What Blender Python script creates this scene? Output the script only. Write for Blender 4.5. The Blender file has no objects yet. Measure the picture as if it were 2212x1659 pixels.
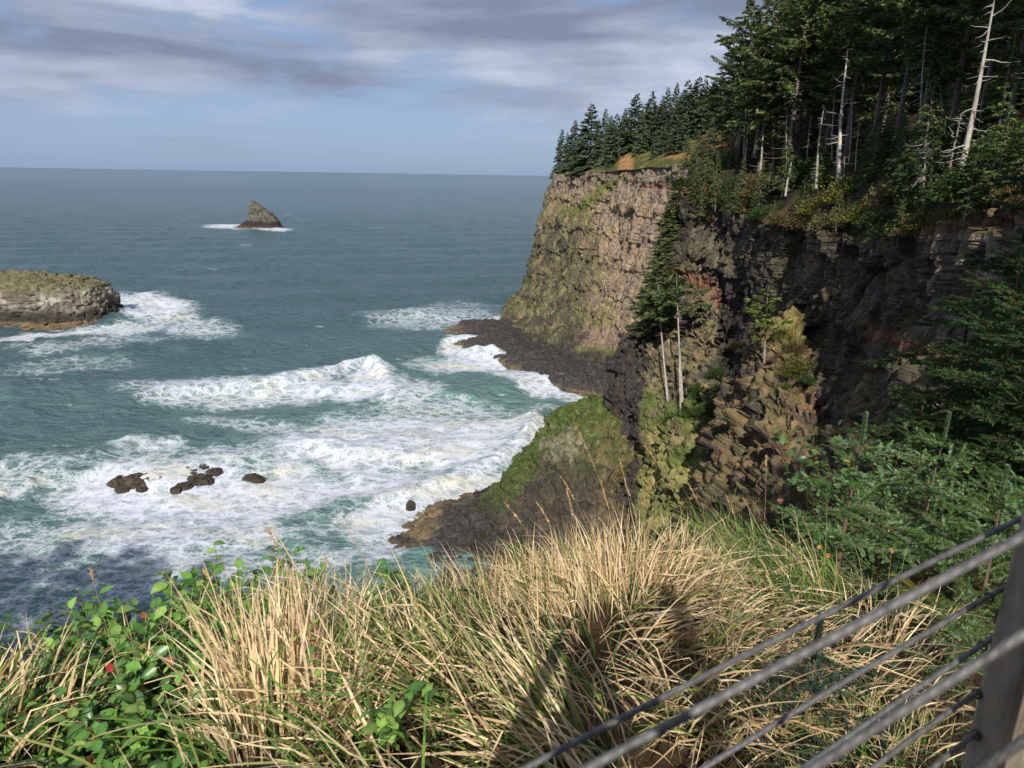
import bpy, math, random
import numpy as np
from mathutils import Vector, Matrix

random.seed(11)
rng = np.random.default_rng(11)
sc = bpy.context.scene
COL = sc.collection
R_ = math.radians

# ------------------------------------------------------------------ camera model
H = 62.0                      # eye height above the sea
PITCH, ROLL, F, CX, CY = R_(16.45), R_(0.9), 1533.0, 1106.0, 829.5
RM = np.array(Matrix.Rotation(math.pi / 2 - PITCH, 3, 'X') @ Matrix.Rotation(ROLL, 3, 'Z'))
CAM = np.array([0.0, 0.0, H])

def ray(px, py):
    px, py = np.broadcast_arrays(np.asarray(px, float), np.asarray(py, float))
    v = np.stack([(px - CX) / F, -(py - CY) / F, -np.ones_like(px)], -1)
    return v @ RM.T

def at(px, py, Y):            # point seen in direction (px,py) at northing Y
    d = ray(px, py)
    return CAM + d * (np.asarray(Y, float) / d[..., 1])[..., None]

def on_z(px, py, z=0.0):      # point seen in direction (px,py) on level z
    d = ray(px, py)
    return CAM + d * ((z - H) / d[..., 2])[..., None]

def proj(P):
    q = (P - CAM) @ RM
    return CX + F * q[..., 0] / -q[..., 2], CY - F * q[..., 1] / -q[..., 2]

# ------------------------------------------------------------------ noise
def _h(i, j, k, s):
    with np.errstate(over='ignore'):
        n = (i.astype(np.uint32) * np.uint32(374761393) + j.astype(np.uint32) * np.uint32(668265263)
             + k.astype(np.uint32) * np.uint32(2147483647) + np.uint32(s) * np.uint32(974634777))
        n = (n ^ (n >> np.uint32(13))) * np.uint32(1274126177)
        n = (n ^ (n >> np.uint32(16))) * np.uint32(2246822519)
        n = n ^ (n >> np.uint32(15))
    return n

def _f(n):
    return n.astype(np.float64) / 4294967295.0

def perlin(P, seed=0):
    P = np.asarray(P, float)
    sh = P.shape[:-1]
    P = P.reshape(-1, 3)
    I = np.floor(P).astype(np.int64)
    fr = P - I
    w = fr * fr * fr * (fr * (fr * 6 - 15) + 10)
    out = np.zeros(len(P))
    for a in (0, 1):
        wa = w[:, 0] if a else 1 - w[:, 0]
        for b in (0, 1):
            wb = w[:, 1] if b else 1 - w[:, 1]
            for c in (0, 1):
                wc = w[:, 2] if c else 1 - w[:, 2]
                n = _h(I[:, 0] + a, I[:, 1] + b, I[:, 2] + c, seed)
                gx = (n & np.uint32(1023)).astype(float) / 511.5 - 1
                gy = ((n >> np.uint32(10)) & np.uint32(1023)).astype(float) / 511.5 - 1
                gz = ((n >> np.uint32(20)) & np.uint32(1023)).astype(float) / 511.5 - 1
                out += wa * wb * wc * (gx * (fr[:, 0] - a) + gy * (fr[:, 1] - b) + gz * (fr[:, 2] - c))
    return (out * 1.3).reshape(sh)

def fbm(P, octs=4, seed=0, gain=0.5, ridged=False):
    P = np.asarray(P, float)
    t, a, n = 0.0, 1.0, 0.0
    for o in range(octs):
        v = perlin(P * (2.03 ** o) + 17.3 * o, seed + o)
        if ridged:
            v = 1 - 2 * np.abs(v) * 1.4
        t = t + a * v
        n += a
        a *= gain
    return t / n

def voro(P, seed=0, tilt=False):
    P = np.asarray(P, float)
    sh = P.shape[:-1]
    P = P.reshape(-1, 3)
    I = np.floor(P).astype(np.int64)
    f1 = np.full(len(P), 9.0); f2 = np.full(len(P), 9.0); cid = np.zeros(len(P)); tl = np.zeros(len(P))
    for a in (-1, 0, 1):
        for b in (-1, 0, 1):
            for c in (-1, 0, 1):
                n = _h(I[:, 0] + a, I[:, 1] + b, I[:, 2] + c, seed)
                ox = (n & np.uint32(1023)).astype(float) / 1023
                oy = ((n >> np.uint32(10)) & np.uint32(1023)).astype(float) / 1023
                oz = ((n >> np.uint32(20)) & np.uint32(1023)).astype(float) / 1023
                d = np.sqrt((I[:, 0] + a + ox - P[:, 0]) ** 2 + (I[:, 1] + b + oy - P[:, 1]) ** 2 + (I[:, 2] + c + oz - P[:, 2]) ** 2)
                m = d < f1
                f2 = np.where(m, f1, np.minimum(f2, d))
                cid = np.where(m, _f(_h(I[:, 0] + a, I[:, 1] + b, I[:, 2] + c, seed + 99)), cid)
                if tilt:
                    h2 = _h(I[:, 0] + a, I[:, 1] + b, I[:, 2] + c, seed + 55)
                    tx = (h2 & np.uint32(1023)).astype(float) / 511.5 - 1
                    ty = ((h2 >> np.uint32(10)) & np.uint32(1023)).astype(float) / 511.5 - 1
                    tz = ((h2 >> np.uint32(20)) & np.uint32(1023)).astype(float) / 511.5 - 1
                    tl = np.where(m, tx * (P[:, 0] - I[:, 0] - a - ox) + ty * (P[:, 1] - I[:, 1] - b - oy) + tz * (P[:, 2] - I[:, 2] - c - oz), tl)
                f1 = np.where(m, d, f1)
    if tilt:
        return f1.reshape(sh), f2.reshape(sh), cid.reshape(sh), tl.reshape(sh)
    return f1.reshape(sh), f2.reshape(sh), cid.reshape(sh)

def sstep(a, b, x):
    t = np.clip((x - a) / (b - a), 0, 1)
    return t * t * (3 - 2 * t)

def lerp(a, b, t):
    return a + (b - a) * t

def mixc(c, d, t):
    return c + (np.asarray(d, float) - c) * np.clip(t, 0, 1)[..., None]

# ------------------------------------------------------------------ mesh helpers
def mesh_np(name, V, faces, mat, parent=None, col=None, smooth=True, extra=None):
    """V (n,3); faces (m,k) equal size array or list of such arrays; one linked mesh object."""
    V = np.asarray(V, np.float32).reshape(-1, 3)
    if not isinstance(faces, list):
        faces = [faces]
    faces = [np.asarray(f, np.int32) for f in faces if len(f)]
    me = bpy.data.meshes.new(name)
    me.vertices.add(len(V)); me.vertices.foreach_set('co', V.ravel())
    nl = sum(f.size for f in faces); nf = sum(len(f) for f in faces)
    me.loops.add(nl); me.polygons.add(nf)
    me.loops.foreach_set('vertex_index', np.concatenate([f.ravel() for f in faces]))
    tot = np.concatenate([np.full(len(f), f.shape[1], np.int32) for f in faces])
    st = np.concatenate([[0], np.cumsum(tot)[:-1]]).astype(np.int32)
    me.polygons.foreach_set('loop_start', st)
    me.polygons.foreach_set('use_smooth', np.full(nf, smooth))
    if col is not None:
        c = np.ones((len(V), 4), np.float32)
        c[:, :3] = np.clip(np.asarray(col, np.float32).reshape(-1, 3), 0, 1)
        a = me.attributes.new('col', 'FLOAT_COLOR', 'POINT')
        a.data.foreach_set('color', c.ravel())
    for k, v in (extra or {}).items():
        a = me.attributes.new(k, 'FLOAT', 'POINT')
        a.data.foreach_set('value', np.asarray(v, np.float32).ravel())
    me.update(calc_edges=True)
    me.validate()
    me.materials.append(mat)
    o = bpy.data.objects.new(name, me)
    COL.objects.link(o)
    if parent is not None:
        o.parent = parent
    return o

def grid_faces(n, m, wrap=False):
    i, j = np.meshgrid(np.arange(n - 1), np.arange(m if wrap else m - 1), indexing='ij')
    j2 = (j + 1) % m
    return np.stack([i * m + j, (i + 1) * m + j, (i + 1) * m + j2, i * m + j2], -1).reshape(-1, 4)

def thing(name, label, cat, loc=(0, 0, 0), group=None):
    o = bpy.data.objects.new(name, None)
    COL.objects.link(o)
    o.location = loc
    o.empty_display_size = 0.3
    tag(o, label, cat, group)
    return o

def tag(o, label, cat, group=None):
    o['label'] = label; o['category'] = cat
    if group:
        o['group'] = group
    return o

def struct(o, kind='structure', label=None, cat=None):
    o['kind'] = kind
    if label:
        o['label'] = label
    if cat:
        o['category'] = cat
    return o

def dup(root, label=None, group=None):
    r = root.copy(); COL.objects.link(r)
    if label:
        r['label'] = label
    if group:
        r['group'] = group
    elif 'group' in r:
        del r['group']
    for ch in list(root.children):
        c = ch.copy(); COL.objects.link(c); c.parent = r
        for g in list(ch.children):
            d = g.copy(); COL.objects.link(d); d.parent = c
    return r

class Geo:
    """collects numpy pieces (verts, quads, tris, colours)"""
    def __init__(s):
        s.v = []; s.q = []; s.t = []; s.c = []; s.n = 0
    def add(s, V, q=None, t=None, c=(1, 1, 1)):
        V = np.asarray(V, float).reshape(-1, 3)
        if q is not None and len(q):
            s.q.append(np.asarray(q) + s.n)
        if t is not None and len(t):
            s.t.append(np.asarray(t) + s.n)
        s.v.append(V)
        c = np.asarray(c, float)
        s.c.append(np.broadcast_to(c, V.shape) if c.ndim == 1 else c.reshape(-1, 3))
        s.n += len(V)
    def tube(s, pts, rad, sides=6, c=(1, 1, 1), cap=True):
        pts = np.asarray(pts, float); k = len(pts)
        rad = np.broadcast_to(np.asarray(rad, float), (k,))
        T = np.gradient(pts, axis=0); T /= np.linalg.norm(T, axis=1, keepdims=True) + 1e-9
        ref = np.array([0.0, 0, 1]) if abs(T[0, 2]) < 0.9 else np.array([1.0, 0, 0])
        A = np.cross(T, ref); A /= np.linalg.norm(A, axis=1, keepdims=True) + 1e-9
        B = np.cross(T, A)
        th = np.linspace(0, 2 * np.pi, sides, endpoint=False)
        V = pts[:, None] + rad[:, None, None] * (np.cos(th)[None, :, None] * A[:, None] + np.sin(th)[None, :, None] * B[:, None])
        s.add(V, grid_faces(k, sides, True), None, c)
        if cap:
            b = s.n - k * sides
            for r in (0, k - 1):
                s.add(pts[r:r + 1], None, None, c if np.asarray(c).ndim == 1 else np.asarray(c).reshape(-1, 3)[0])
                ring = b + r * sides + np.arange(sides)
                s.t.append(np.stack([ring, np.roll(ring, -1), np.full(sides, s.n - 1)], -1))
    def build(s, name, mat, parent=None, smooth=True):
        fs = []
        if s.q:
            fs.append(np.concatenate(s.q))
        if s.t:
            fs.append(np.concatenate(s.t))
        return mesh_np(name, np.concatenate(s.v), fs, mat, parent, np.concatenate(s.c), smooth)

# ------------------------------------------------------------------ materials
def nodes_of(name):
    m = bpy.data.materials.new(name)
    m.use_nodes = True
    nt = m.node_tree
    nt.nodes.clear()
    return m, nt, nt.nodes, nt.links

def attr_mat(name, rough=0.8, var=0.35, vscale=3.0, bump=0.3, bscale=8.0, bdist=0.05, trans=0.0, spec=0.3, stretch=(1, 1, 1), coat=0.0, voro_bump=0.0, vbs=1.0, vbd=0.2, hscale=None):
    m, nt, N, L = nodes_of(name)
    out = N.new('ShaderNodeOutputMaterial')
    bs = N.new('ShaderNodeBsdfPrincipled')
    at_ = N.new('ShaderNodeAttribute'); at_.attribute_name = 'col'
    geo = N.new('ShaderNodeNewGeometry')
    mp = N.new('ShaderNodeMapping'); mp.inputs['Scale'].default_value = stretch
    L.new(geo.outputs['Position'], mp.inputs['Vector'])
    n1 = N.new('ShaderNodeTexNoise'); n1.inputs['Scale'].default_value = vscale; n1.inputs['Detail'].default_value = 5; n1.inputs['Roughness'].default_value = 0.65
    L.new(mp.outputs[0], n1.inputs['Vector'])
    mr = N.new('ShaderNodeMapRange'); mr.inputs['From Min'].default_value = 0.28; mr.inputs['From Max'].default_value = 0.72
    mr.inputs['To Min'].default_value = 1 - var; mr.inputs['To Max'].default_value = 1 + var
    L.new(n1.outputs['Fac'], mr.inputs['Value'])
    mx = N.new('ShaderNodeVectorMath'); mx.operation = 'SCALE'
    L.new(at_.outputs['Color'], mx.inputs[0]); L.new(mr.outputs[0], mx.inputs['Scale'])
    L.new(mx.outputs[0], bs.inputs['Base Color'])
    bs.inputs['Roughness'].default_value = rough
    bs.inputs['Specular IOR Level'].default_value = spec
    last = None
    if voro_bump:
        v = N.new('ShaderNodeTexVoronoi'); v.feature = 'DISTANCE_TO_EDGE'; v.inputs['Scale'].default_value = vbs
        n3 = N.new('ShaderNodeTexNoise'); n3.inputs['Scale'].default_value = vbs * 1.5; n3.inputs['Detail'].default_value = 3
        L.new(mp.outputs[0], n3.inputs['Vector'])
        va = N.new('ShaderNodeVectorMath'); va.operation = 'MULTIPLY_ADD'
        va.inputs[1].default_value = (0.18 / vbs,) * 3
        L.new(n3.outputs['Color'], va.inputs[0]); L.new(mp.outputs[0], va.inputs[2])
        L.new(va.outputs[0], v.inputs['Vector'])
        cl = N.new('ShaderNodeMapRange'); cl.inputs['From Max'].default_value = 0.18
        L.new(v.outputs['Distance'], cl.inputs['Value'])
        b0 = N.new('ShaderNodeBump'); b0.inputs['Strength'].default_value = voro_bump; b0.inputs['Distance'].default_value = vbd
        L.new(cl.outputs[0], b0.inputs['Height'])
        last = b0
    if bump:
        n2 = N.new('ShaderNodeTexNoise'); n2.inputs['Scale'].default_value = bscale; n2.inputs['Detail'].default_value = 5; n2.inputs['Roughness'].default_value = 0.7
        L.new(mp.outputs[0], n2.inputs['Vector'])
        b = N.new('ShaderNodeBump'); b.inputs['Strength'].default_value = bump; b.inputs['Distance'].default_value = bdist
        L.new(n2.outputs['Fac'], b.inputs['Height'])
        if last:
            L.new(last.outputs[0], b.inputs['Normal'])
        last = b
    if last:
        L.new(last.outputs[0], bs.inputs['Normal'])
    if trans:
        tr = N.new('ShaderNodeBsdfTranslucent')
        L.new(mx.outputs[0], tr.inputs['Color'])
        ms = N.new('ShaderNodeMixShader'); ms.inputs[0].default_value = trans
        L.new(bs.outputs[0], ms.inputs[1]); L.new(tr.outputs[0], ms.inputs[2])
        L.new(ms.outputs[0], out.inputs['Surface'])
    else:
        L.new(bs.outputs[0], out.inputs['Surface'])
    return m

M_far = attr_mat('far_rock', 0.9, 0.5, 0.45, 0.5, 1.2, 0.5, spec=0.15, stretch=(1, 1, 0.45), voro_bump=0.5, vbs=0.5, vbd=0.6)
M_rock = attr_mat('near_rock', 0.85, 0.5, 0.9, 0.6, 3.0, 0.22, spec=0.2, stretch=(1, 1, 0.5), voro_bump=0.5, vbs=1.1, vbd=0.3)
M_stack = attr_mat('sea_rock', 0.85, 0.5, 0.4, 0.9, 0.8, 0.8, spec=0.2, voro_bump=0.4, vbs=0.3, vbd=0.8)
M_wet = attr_mat('wet_rock', 0.5, 0.4, 0.8, 0.9, 1.5, 0.5, spec=0.4, voro_bump=0.5, vbs=0.5, vbd=0.5)
M_soil = attr_mat('soil', 0.95, 0.5, 0.7, 0.8, 2.0, 0.4, spec=0.1)
M_litter = attr_mat('litter', 0.95, 0.6, 9.0, 0.8, 30.0, 0.04, spec=0.1)
M_leaf = attr_mat('conifer_foliage', 0.6, 0.35, 0.5, 0, trans=0.3, spec=0.2)
M_bark = attr_mat('bark', 0.9, 0.4, 6.0, 0.6, 12.0, 0.04, spec=0.15, stretch=(1, 1, 0.25))
M_shrub = attr_mat('shrub_leaf', 0.55, 0.3, 2.0, 0, trans=0.3, spec=0.3)
M_grass = attr_mat('grass_blade', 0.55, 0.25, 14.0, 0, trans=0.25, spec=0.25)
M_needle = attr_mat('spruce_needle', 0.65, 0.3, 8.0, 0, trans=0.25, spec=0.12)
M_salal = attr_mat('salal_leaf', 0.32, 0.3, 25.0, 0.25, 60.0, 0.004, trans=0.22, spec=0.5)
M_cable = attr_mat('steel_cable', 0.5, 0.55, 60.0, 0.3, 300.0, 0.001, spec=0.5)
M_post = attr_mat('weathered_post', 0.75, 0.6, 22.0, 0.35, 60.0, 0.003, spec=0.3, stretch=(1, 1, 0.3))
M_cloth = attr_mat('cloth', 0.9, 0.2, 8.0, 0.2, 40.0, 0.004)

# ------------------------------------------------------------------ patches of cliff
def crs(A, n, axis):
    """Catmull-Rom upsampling of a control net along an axis"""
    A = np.moveaxis(A, axis, 0)
    k = len(A)
    t = np.linspace(0, k - 1, n)
    i = np.minimum(t.astype(int), k - 2)
    f = (t - i).reshape((-1,) + (1,) * (A.ndim - 1))
    P0 = A[np.maximum(i - 1, 0)]; P1 = A[i]; P2 = A[i + 1]; P3 = A[np.minimum(i + 2, k - 1)]
    m1 = (P2 - P0) * 0.38; m2 = (P3 - P1) * 0.38
    r = (2 * f ** 3 - 3 * f ** 2 + 1) * P1 + (f ** 3 - 2 * f ** 2 + f) * m1 + (-2 * f ** 3 + 3 * f ** 2) * P2 + (f ** 3 - f ** 2) * m2
    return np.moveaxis(r, 0, axis)

def normals(P):
    du = np.gradient(P, axis=1); dv = np.gradient(P, axis=0)
    n = np.cross(du, dv)
    n /= np.linalg.norm(n, axis=-1, keepdims=True) + 1e-9
    return n

def face_cam(P, N):
    s = np.sign(np.sum(N * (CAM - P), -1).mean())
    return N * s

def patch(rows, nu, nv, base=False):
    A = np.array([[at(*p) for p in r] for r in rows])
    if base:                       # carry the foot of the rock down below the water
        f = A[-1] * np.array([0.97, 0.97, 0]) + np.array([0, 0, -4.0])
        A = np.concatenate([A, f[None]])
    return crs(crs(A, nv, 0), nu, 1)

def rockify(P, big=2.0, bigs=16.0, colw=1.6, colh=6.0, cola=0.9, blk=0.7, blka=0.35, ledge=0.6, ledgeh=6.0, fine=0.12, seed=0, up=False):
    N = face_cam(P, normals(P))
    Nb = N.copy()
    w = np.stack([fbm(P / (bigs * 0.35), 3, seed + 50), fbm(P / (bigs * 0.35), 3, seed + 60), fbm(P / (bigs * 0.35), 3, seed + 70)], -1)
    d = big * fbm(P / bigs, 4, seed)
    Q = P + w * colw * 0.55
    f1, f2, cid, tl = voro(Q / np.array([colw, colw, colh]), seed + 1, True)
    crack = sstep(0.0, 0.10, f2 - f1)
    d += cola * (1.1 * (cid - 0.5) + 1.0 * tl) - 0.45 * cola * (1 - crack)
    Q = P + w * blk * 0.35
    g1, g2, gid, tl = voro(Q / np.array([blk, blk, blk * 1.5]), seed + 2, True)
    d += blka * ((gid - 0.5) + 1.1 * tl) + 0.35 * blka * (sstep(0, 0.12, g2 - g1) - 1)
    # big slabs that have broken away along joints
    Q = P + w * colw
    h1, h2, hid, tl = voro(Q / np.array([colw * 3.4, colw * 3.4, colh * 1.5]), seed + 3, True)
    d += cola * (1.5 * (hid - 0.5) + 1.3 * tl)
    zz = (P[..., 2] + 2.5 * w[..., 0] * ledgeh * 0.3) / ledgeh
    saw = zz - np.floor(zz)
    d += ledge * (0.5 - saw - 0.7 * sstep(0.10, 0.0, saw)) * (0.4 + 0.8 * _f(_h(np.floor(zz).astype(np.int64), np.zeros_like(zz, np.int64), np.zeros_like(zz, np.int64), seed)))
    d += fine * fbm(P / 0.5, 3, seed + 5)
    P2 = P + N * d[..., None]
    N2 = normals(P2)
    N2 *= np.sign(np.sum(N2 * Nb, -1))[..., None]
    return P2, N2, cid, gid, w

def rock_obj(name, P, col, mat, kind='structure'):
    o = mesh_np(name, P, grid_faces(P.shape[0], P.shape[1]), mat, None, col.reshape(-1, 3))
    o['kind'] = kind
    return o

# ---- far headland -------------------------------------------------------------
HD = [  # columns, left to right, each top to bottom
    [(1222, 374, 420), (1205, 430, 418), (1190, 500, 415), (1180, 560, 410), (1165, 612, 405), (1140, 634, 395), (1130, 646, 385)],
    [(1203, 377, 338), (1183, 430, 335), (1166, 500, 331), (1150, 560, 328), (1130, 622, 322), (1095, 655, 316), (1090, 694, 309)],
    [(1232, 374, 324), (1212, 430, 321), (1198, 500, 317), (1185, 560, 313), (1160, 632, 306), (1128, 690, 296), (1112, 735, 268)],
    [(1268, 372, 306), (1255, 430, 303), (1245, 500, 299), (1235, 570, 295), (1210, 645, 288), (1180, 705, 278), (1165, 768, 243)],
    [(1350, 364, 276), (1345, 430, 272), (1340, 500, 269), (1332, 590, 264), (1318, 670, 258), (1300, 735, 248), (1285, 806, 219)],
    [(1490, 352, 238), (1482, 430, 235), (1470, 500, 232), (1455, 600, 228), (1435, 700, 222), (1410, 765, 214), (1390, 848, 200)],
    [(1640, 345, 205), (1630, 430, 203), (1615, 500, 201), (1600, 600, 197), (1570, 700, 190), (1540, 780, 184), (1510, 880, 174)],
]
rows = [[HD[c][r] for c in range(len(HD))] for r in range(7)]
P = patch(rows, 430, 420)
P, N, cid, gid, w = rockify(P, 3.0, 22, 2.2, 13.0, 1.15, 1.1, 0.38, 1.5, 10.0, 0.22, 3)
px, py = proj(P)
c = np.empty(P.shape); c[:] = (0.30, 0.222, 0.14)
c = mixc(c, (0.235, 0.17, 0.122), sstep(0.35, 0.75, cid))
c = mixc(c, (0.36, 0.255, 0.13), sstep(0.05, 0.4, fbm(P / 14, 3, 200)) * 0.8)
c = mixc(c, (0.20, 0.165, 0.15), sstep(0.6, 0.95, gid) * 0.7)
c = mixc(c, (0.42, 0.37, 0.30), sstep(0.25, 0.5, fbm(P / np.array([3, 3, 6.0]), 3, 210)) * 0.5)
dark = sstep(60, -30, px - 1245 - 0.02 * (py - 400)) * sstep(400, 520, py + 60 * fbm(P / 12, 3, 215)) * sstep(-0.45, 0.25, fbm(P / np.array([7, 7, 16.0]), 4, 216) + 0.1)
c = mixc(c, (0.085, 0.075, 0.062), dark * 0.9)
topband = sstep(60, 30, py - (372 - 0.05 * (px - 1350)) + 14 * fbm(P / 8, 3, 230))
c = mixc(c, (0.20, 0.16, 0.12), topband * 0.75)
mossn = fbm(P / np.array([9, 9, 5.0]), 4, 220)
mossreg = np.clip(sstep(1370, 1200, px - 40 * mossn) * sstep(400, 450, py) * 0.9 + sstep(640, 720, py + (px - 1200) * -0.16) * 0.95 + 0.16, 0, 1)
up = sstep(0.0, 0.5, N[..., 2])
moss = sstep(0.46, 0.66, mossreg * (0.26 + 0.95 * mossn + 0.5 * up) + 0.10 * up + 0.08) * 0.85
slash = np.exp(-((py - (470 - 0.75 * (px - 1225))) / 22) ** 2) * sstep(1190, 1230, px) * sstep(1400, 1350, px)
moss = np.maximum(moss, sstep(0.35, 0.6, slash * (0.75 + mossn)))
mc = mixc(np.broadcast_to(np.array([0.135, 0.145, 0.045]), P.shape).copy(), (0.22, 0.185, 0.085), sstep(-0.3, 0.35, fbm(P / 5, 3, 240)))
c = c * (1 - moss[..., None]) + mc * moss[..., None]
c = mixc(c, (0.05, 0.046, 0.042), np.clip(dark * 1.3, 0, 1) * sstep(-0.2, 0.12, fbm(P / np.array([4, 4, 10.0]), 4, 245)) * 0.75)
slab = sstep(700, 712, py + 10 * fbm(P / 10, 3, 250) + (px - 1300) * 0.06) * sstep(752, 738, py + 8 * fbm(P / 6, 3, 251)) * sstep(1235, 1262, px + 6 * mossn)
c = mixc(c, (0.235, 0.165, 0.125), slab * 0.85)
wet = sstep(5.5, 2.5, P[..., 2] + 4 * fbm(P / 9, 3, 260) + 2.5 * sstep(1240, 1150, px))
c = mixc(c, (0.055, 0.047, 0.042), wet * 0.95)
red = np.exp(-((py - 403 + (px - 1420) * 0.06) / 4.0) ** 2) * sstep(1370, 1395, px)
c = mixc(c, (0.20, 0.09, 0.06), red * 0.8)
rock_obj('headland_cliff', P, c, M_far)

# grassy crown of the headland
rows = [[(1212, 381, 350), (1203, 379, 336), (1268, 375, 304), (1350, 367, 274), (1490, 356, 236), (1640, 350, 203)],
        [(1213, 375, 356), (1206, 372, 341), (1272, 369, 311), (1352, 352, 284), (1490, 335, 248), (1640, 335, 215)],
        [(1222, 369, 376), (1215, 368, 360), (1290, 358, 335), (1360, 330, 310), (1490, 312, 275), (1640, 310, 240)],
        [(1240, 366, 440), (1230, 366, 430), (1310, 340, 410), (1380, 305, 390), (1500, 280, 360), (1640, 270, 330)],
        [(1275, 371, 600), (1290, 371, 600), (1340, 340, 600), (1400, 300, 600), (1520, 270, 560), (1640, 260, 520)]]
P = patch(rows, 160, 90)
P = P + np.array([0, 0, 1.0]) * (1.5 * fbm(P / 9, 4, 300))[..., None]
px, py = proj(P)
c = np.empty(P.shape); c[:] = (0.085, 0.085, 0.03)
c = mixc(c, (0.19, 0.17, 0.05), sstep(-0.1, 0.4, fbm(P / 6, 3, 310)))
sc1 = sstep(22, 10, np.abs(px - 1352) + 8 * fbm(P / 4, 3, 311)) * sstep(330, 338, py)
sc2 = sstep(40, 24, np.abs(px - 1465) + 12 * fbm(P / 4, 3, 312)) * sstep(328, 336, py) * sstep(345, 339, py)
c = mixc(c, (0.34, 0.185, 0.08), np.maximum(sc1, sc2 * 0.8))
rock_obj('headland_ground', P, c, M_soil)

# ---- cove wall (near, facing west) --------------------------------------------
WL = [
    [(1690, 396, 200), (1680, 480, 196), (1670, 570, 192), (1660, 640, 188), (1650, 740, 182), (1650, 850, 176), (1650, 960, 170), (1650, 1080, 160)],
    [(1482, 400, 138), (1476, 480, 137), (1470, 560, 135), (1478, 615, 133), (1490, 720, 130), (1500, 820, 126), (1505, 930, 120), (1510, 1060, 112)],
    [(1520, 412, 131), (1516, 490, 129), (1512, 570, 127), (1520, 635, 125), (1530, 740, 121), (1540, 840, 116), (1550, 950, 110), (1560, 1080, 101)],
    [(1575, 430, 124), (1572, 510, 122), (1575, 590, 119), (1580, 660, 118), (1590, 760, 113), (1600, 860, 107), (1610, 960, 100), (1620, 1080, 92)],
    [(1700, 470, 100), (1702, 550, 98), (1705, 630, 96), (1710, 700, 94), (1715, 790, 90), (1715, 880, 85), (1710, 980, 79), (1710, 1090, 71)],
    [(1850, 492, 78), (1856, 570, 76.5), (1862, 640, 75), (1868, 720, 72), (1870, 800, 68), (1868, 880, 64), (1860, 970, 59), (1850, 1070, 53)],
    [(2000, 490, 62), (2006, 575, 61), (2010, 650, 59.5), (2012, 730, 56), (2010, 800, 53), (2006, 880, 50), (2000, 960, 46), (1990, 1060, 41)],
    [(2212, 392, 50), (2214, 500, 48.5), (2216, 640, 47), (2216, 720, 45), (2216, 800, 43), (2214, 880, 41), (2210, 960, 38), (2200, 1060, 34)],
    [(2600, 250, 36), (2600, 450, 34), (2600, 640, 32), (2600, 720, 31), (2600, 800, 30), (2600, 880, 28), (2600, 960, 26), (2600, 1060, 23)],
]
rows = [[WL[c][r] for c in range(len(WL))] for r in range(8)]
P = patch(rows, 640, 480, True)
RIM = lambda P: 1.9 * fbm(np.stack([P[..., 0] * 0.3, P[..., 1], 0 * P[..., 0]], -1) / 9.0, 4, 777, 0.6) - 0.6
P[..., 2] += RIM(P) * np.linspace(1, 0, P.shape[0])[:, None] ** 2
P, N, cid, gid, w = rockify(P, 2.4, 15, 1.7, 6.5, 1.0, 0.8, 0.42, 1.1, 9.0, 0.16, 23)
px, py = proj(P)
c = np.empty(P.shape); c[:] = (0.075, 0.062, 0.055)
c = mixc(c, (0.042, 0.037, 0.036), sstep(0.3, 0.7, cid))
c = mixc(c, (0.23, 0.145, 0.08), sstep(0.12, 0.42, fbm(P / np.array([4, 4, 9.0]), 4, 400)) * 0.8)
c = mixc(c, (0.105, 0.095, 0.092), sstep(0.0, 0.35, fbm(P / np.array([2.5, 2.5, 14.0]), 3, 404)) * 0.6)
c = mixc(c, (0.19, 0.155, 0.115), sstep(1610, 1540, px) * 0.75 * sstep(0.75, 0.35, cid))
c = mixc(c, (0.15, 0.12, 0.095), sstep(0.7, 0.9, gid) * 0.5)
c = mixc(c, (0.26, 0.205, 0.17), sstep(1940, 2040, px) * 0.85 * sstep(0.1, 0.5, cid + 0.2))
c = mixc(c, (0.03, 0.028, 0.028), sstep(1500, 1486, px + 10 * w[..., 0]) * sstep(620, 560, py) * 0.8)  # shadow of the tree-lined cleft, painted into the wall's left corner
redline = np.interp(px, [1480, 1520, 1560, 1600, 1850, 1900, 2000, 2070, 2212], [600, 612, 640, 690, 700, 722, 748, 770, 800])
rr = np.exp(-((py - redline - 6 * w[..., 0] * 3) / (14 + 8 * fbm(P / 4, 3, 410))) ** 2) * np.where(px < 1600, 0.9, sstep(1840, 1900, px) * 0.85)
c = mixc(c, (0.24, 0.085, 0.06), rr)
edge = np.interp(px, [1480, 1575, 1700, 1850, 2000, 2212], [400, 430, 470, 492, 490, 392])
c = mixc(c, (0.15, 0.09, 0.048), sstep(34, 4, py - edge - 70 * sstep(1980, 2180, px) + 18 * fbm(P / 3, 3, 420)) * 0.85)
up = sstep(0.15, 0.6, N[..., 2] + 0.3 * fbm(P / 3, 3, 430))
c = mixc(c, (0.10, 0.09, 0.035), up * 0.7)
gul_shade = sstep(46, 24, np.abs(px - 1590) + 40 * w[..., 0]) * sstep(560, 640, py)
c = mixc(c, (0.03, 0.027, 0.026), gul_shade * 0.85)  # shaded gully band, its shadow painted into the rock colour
rock_obj('cove_cliff', P, c, M_rock)

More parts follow.
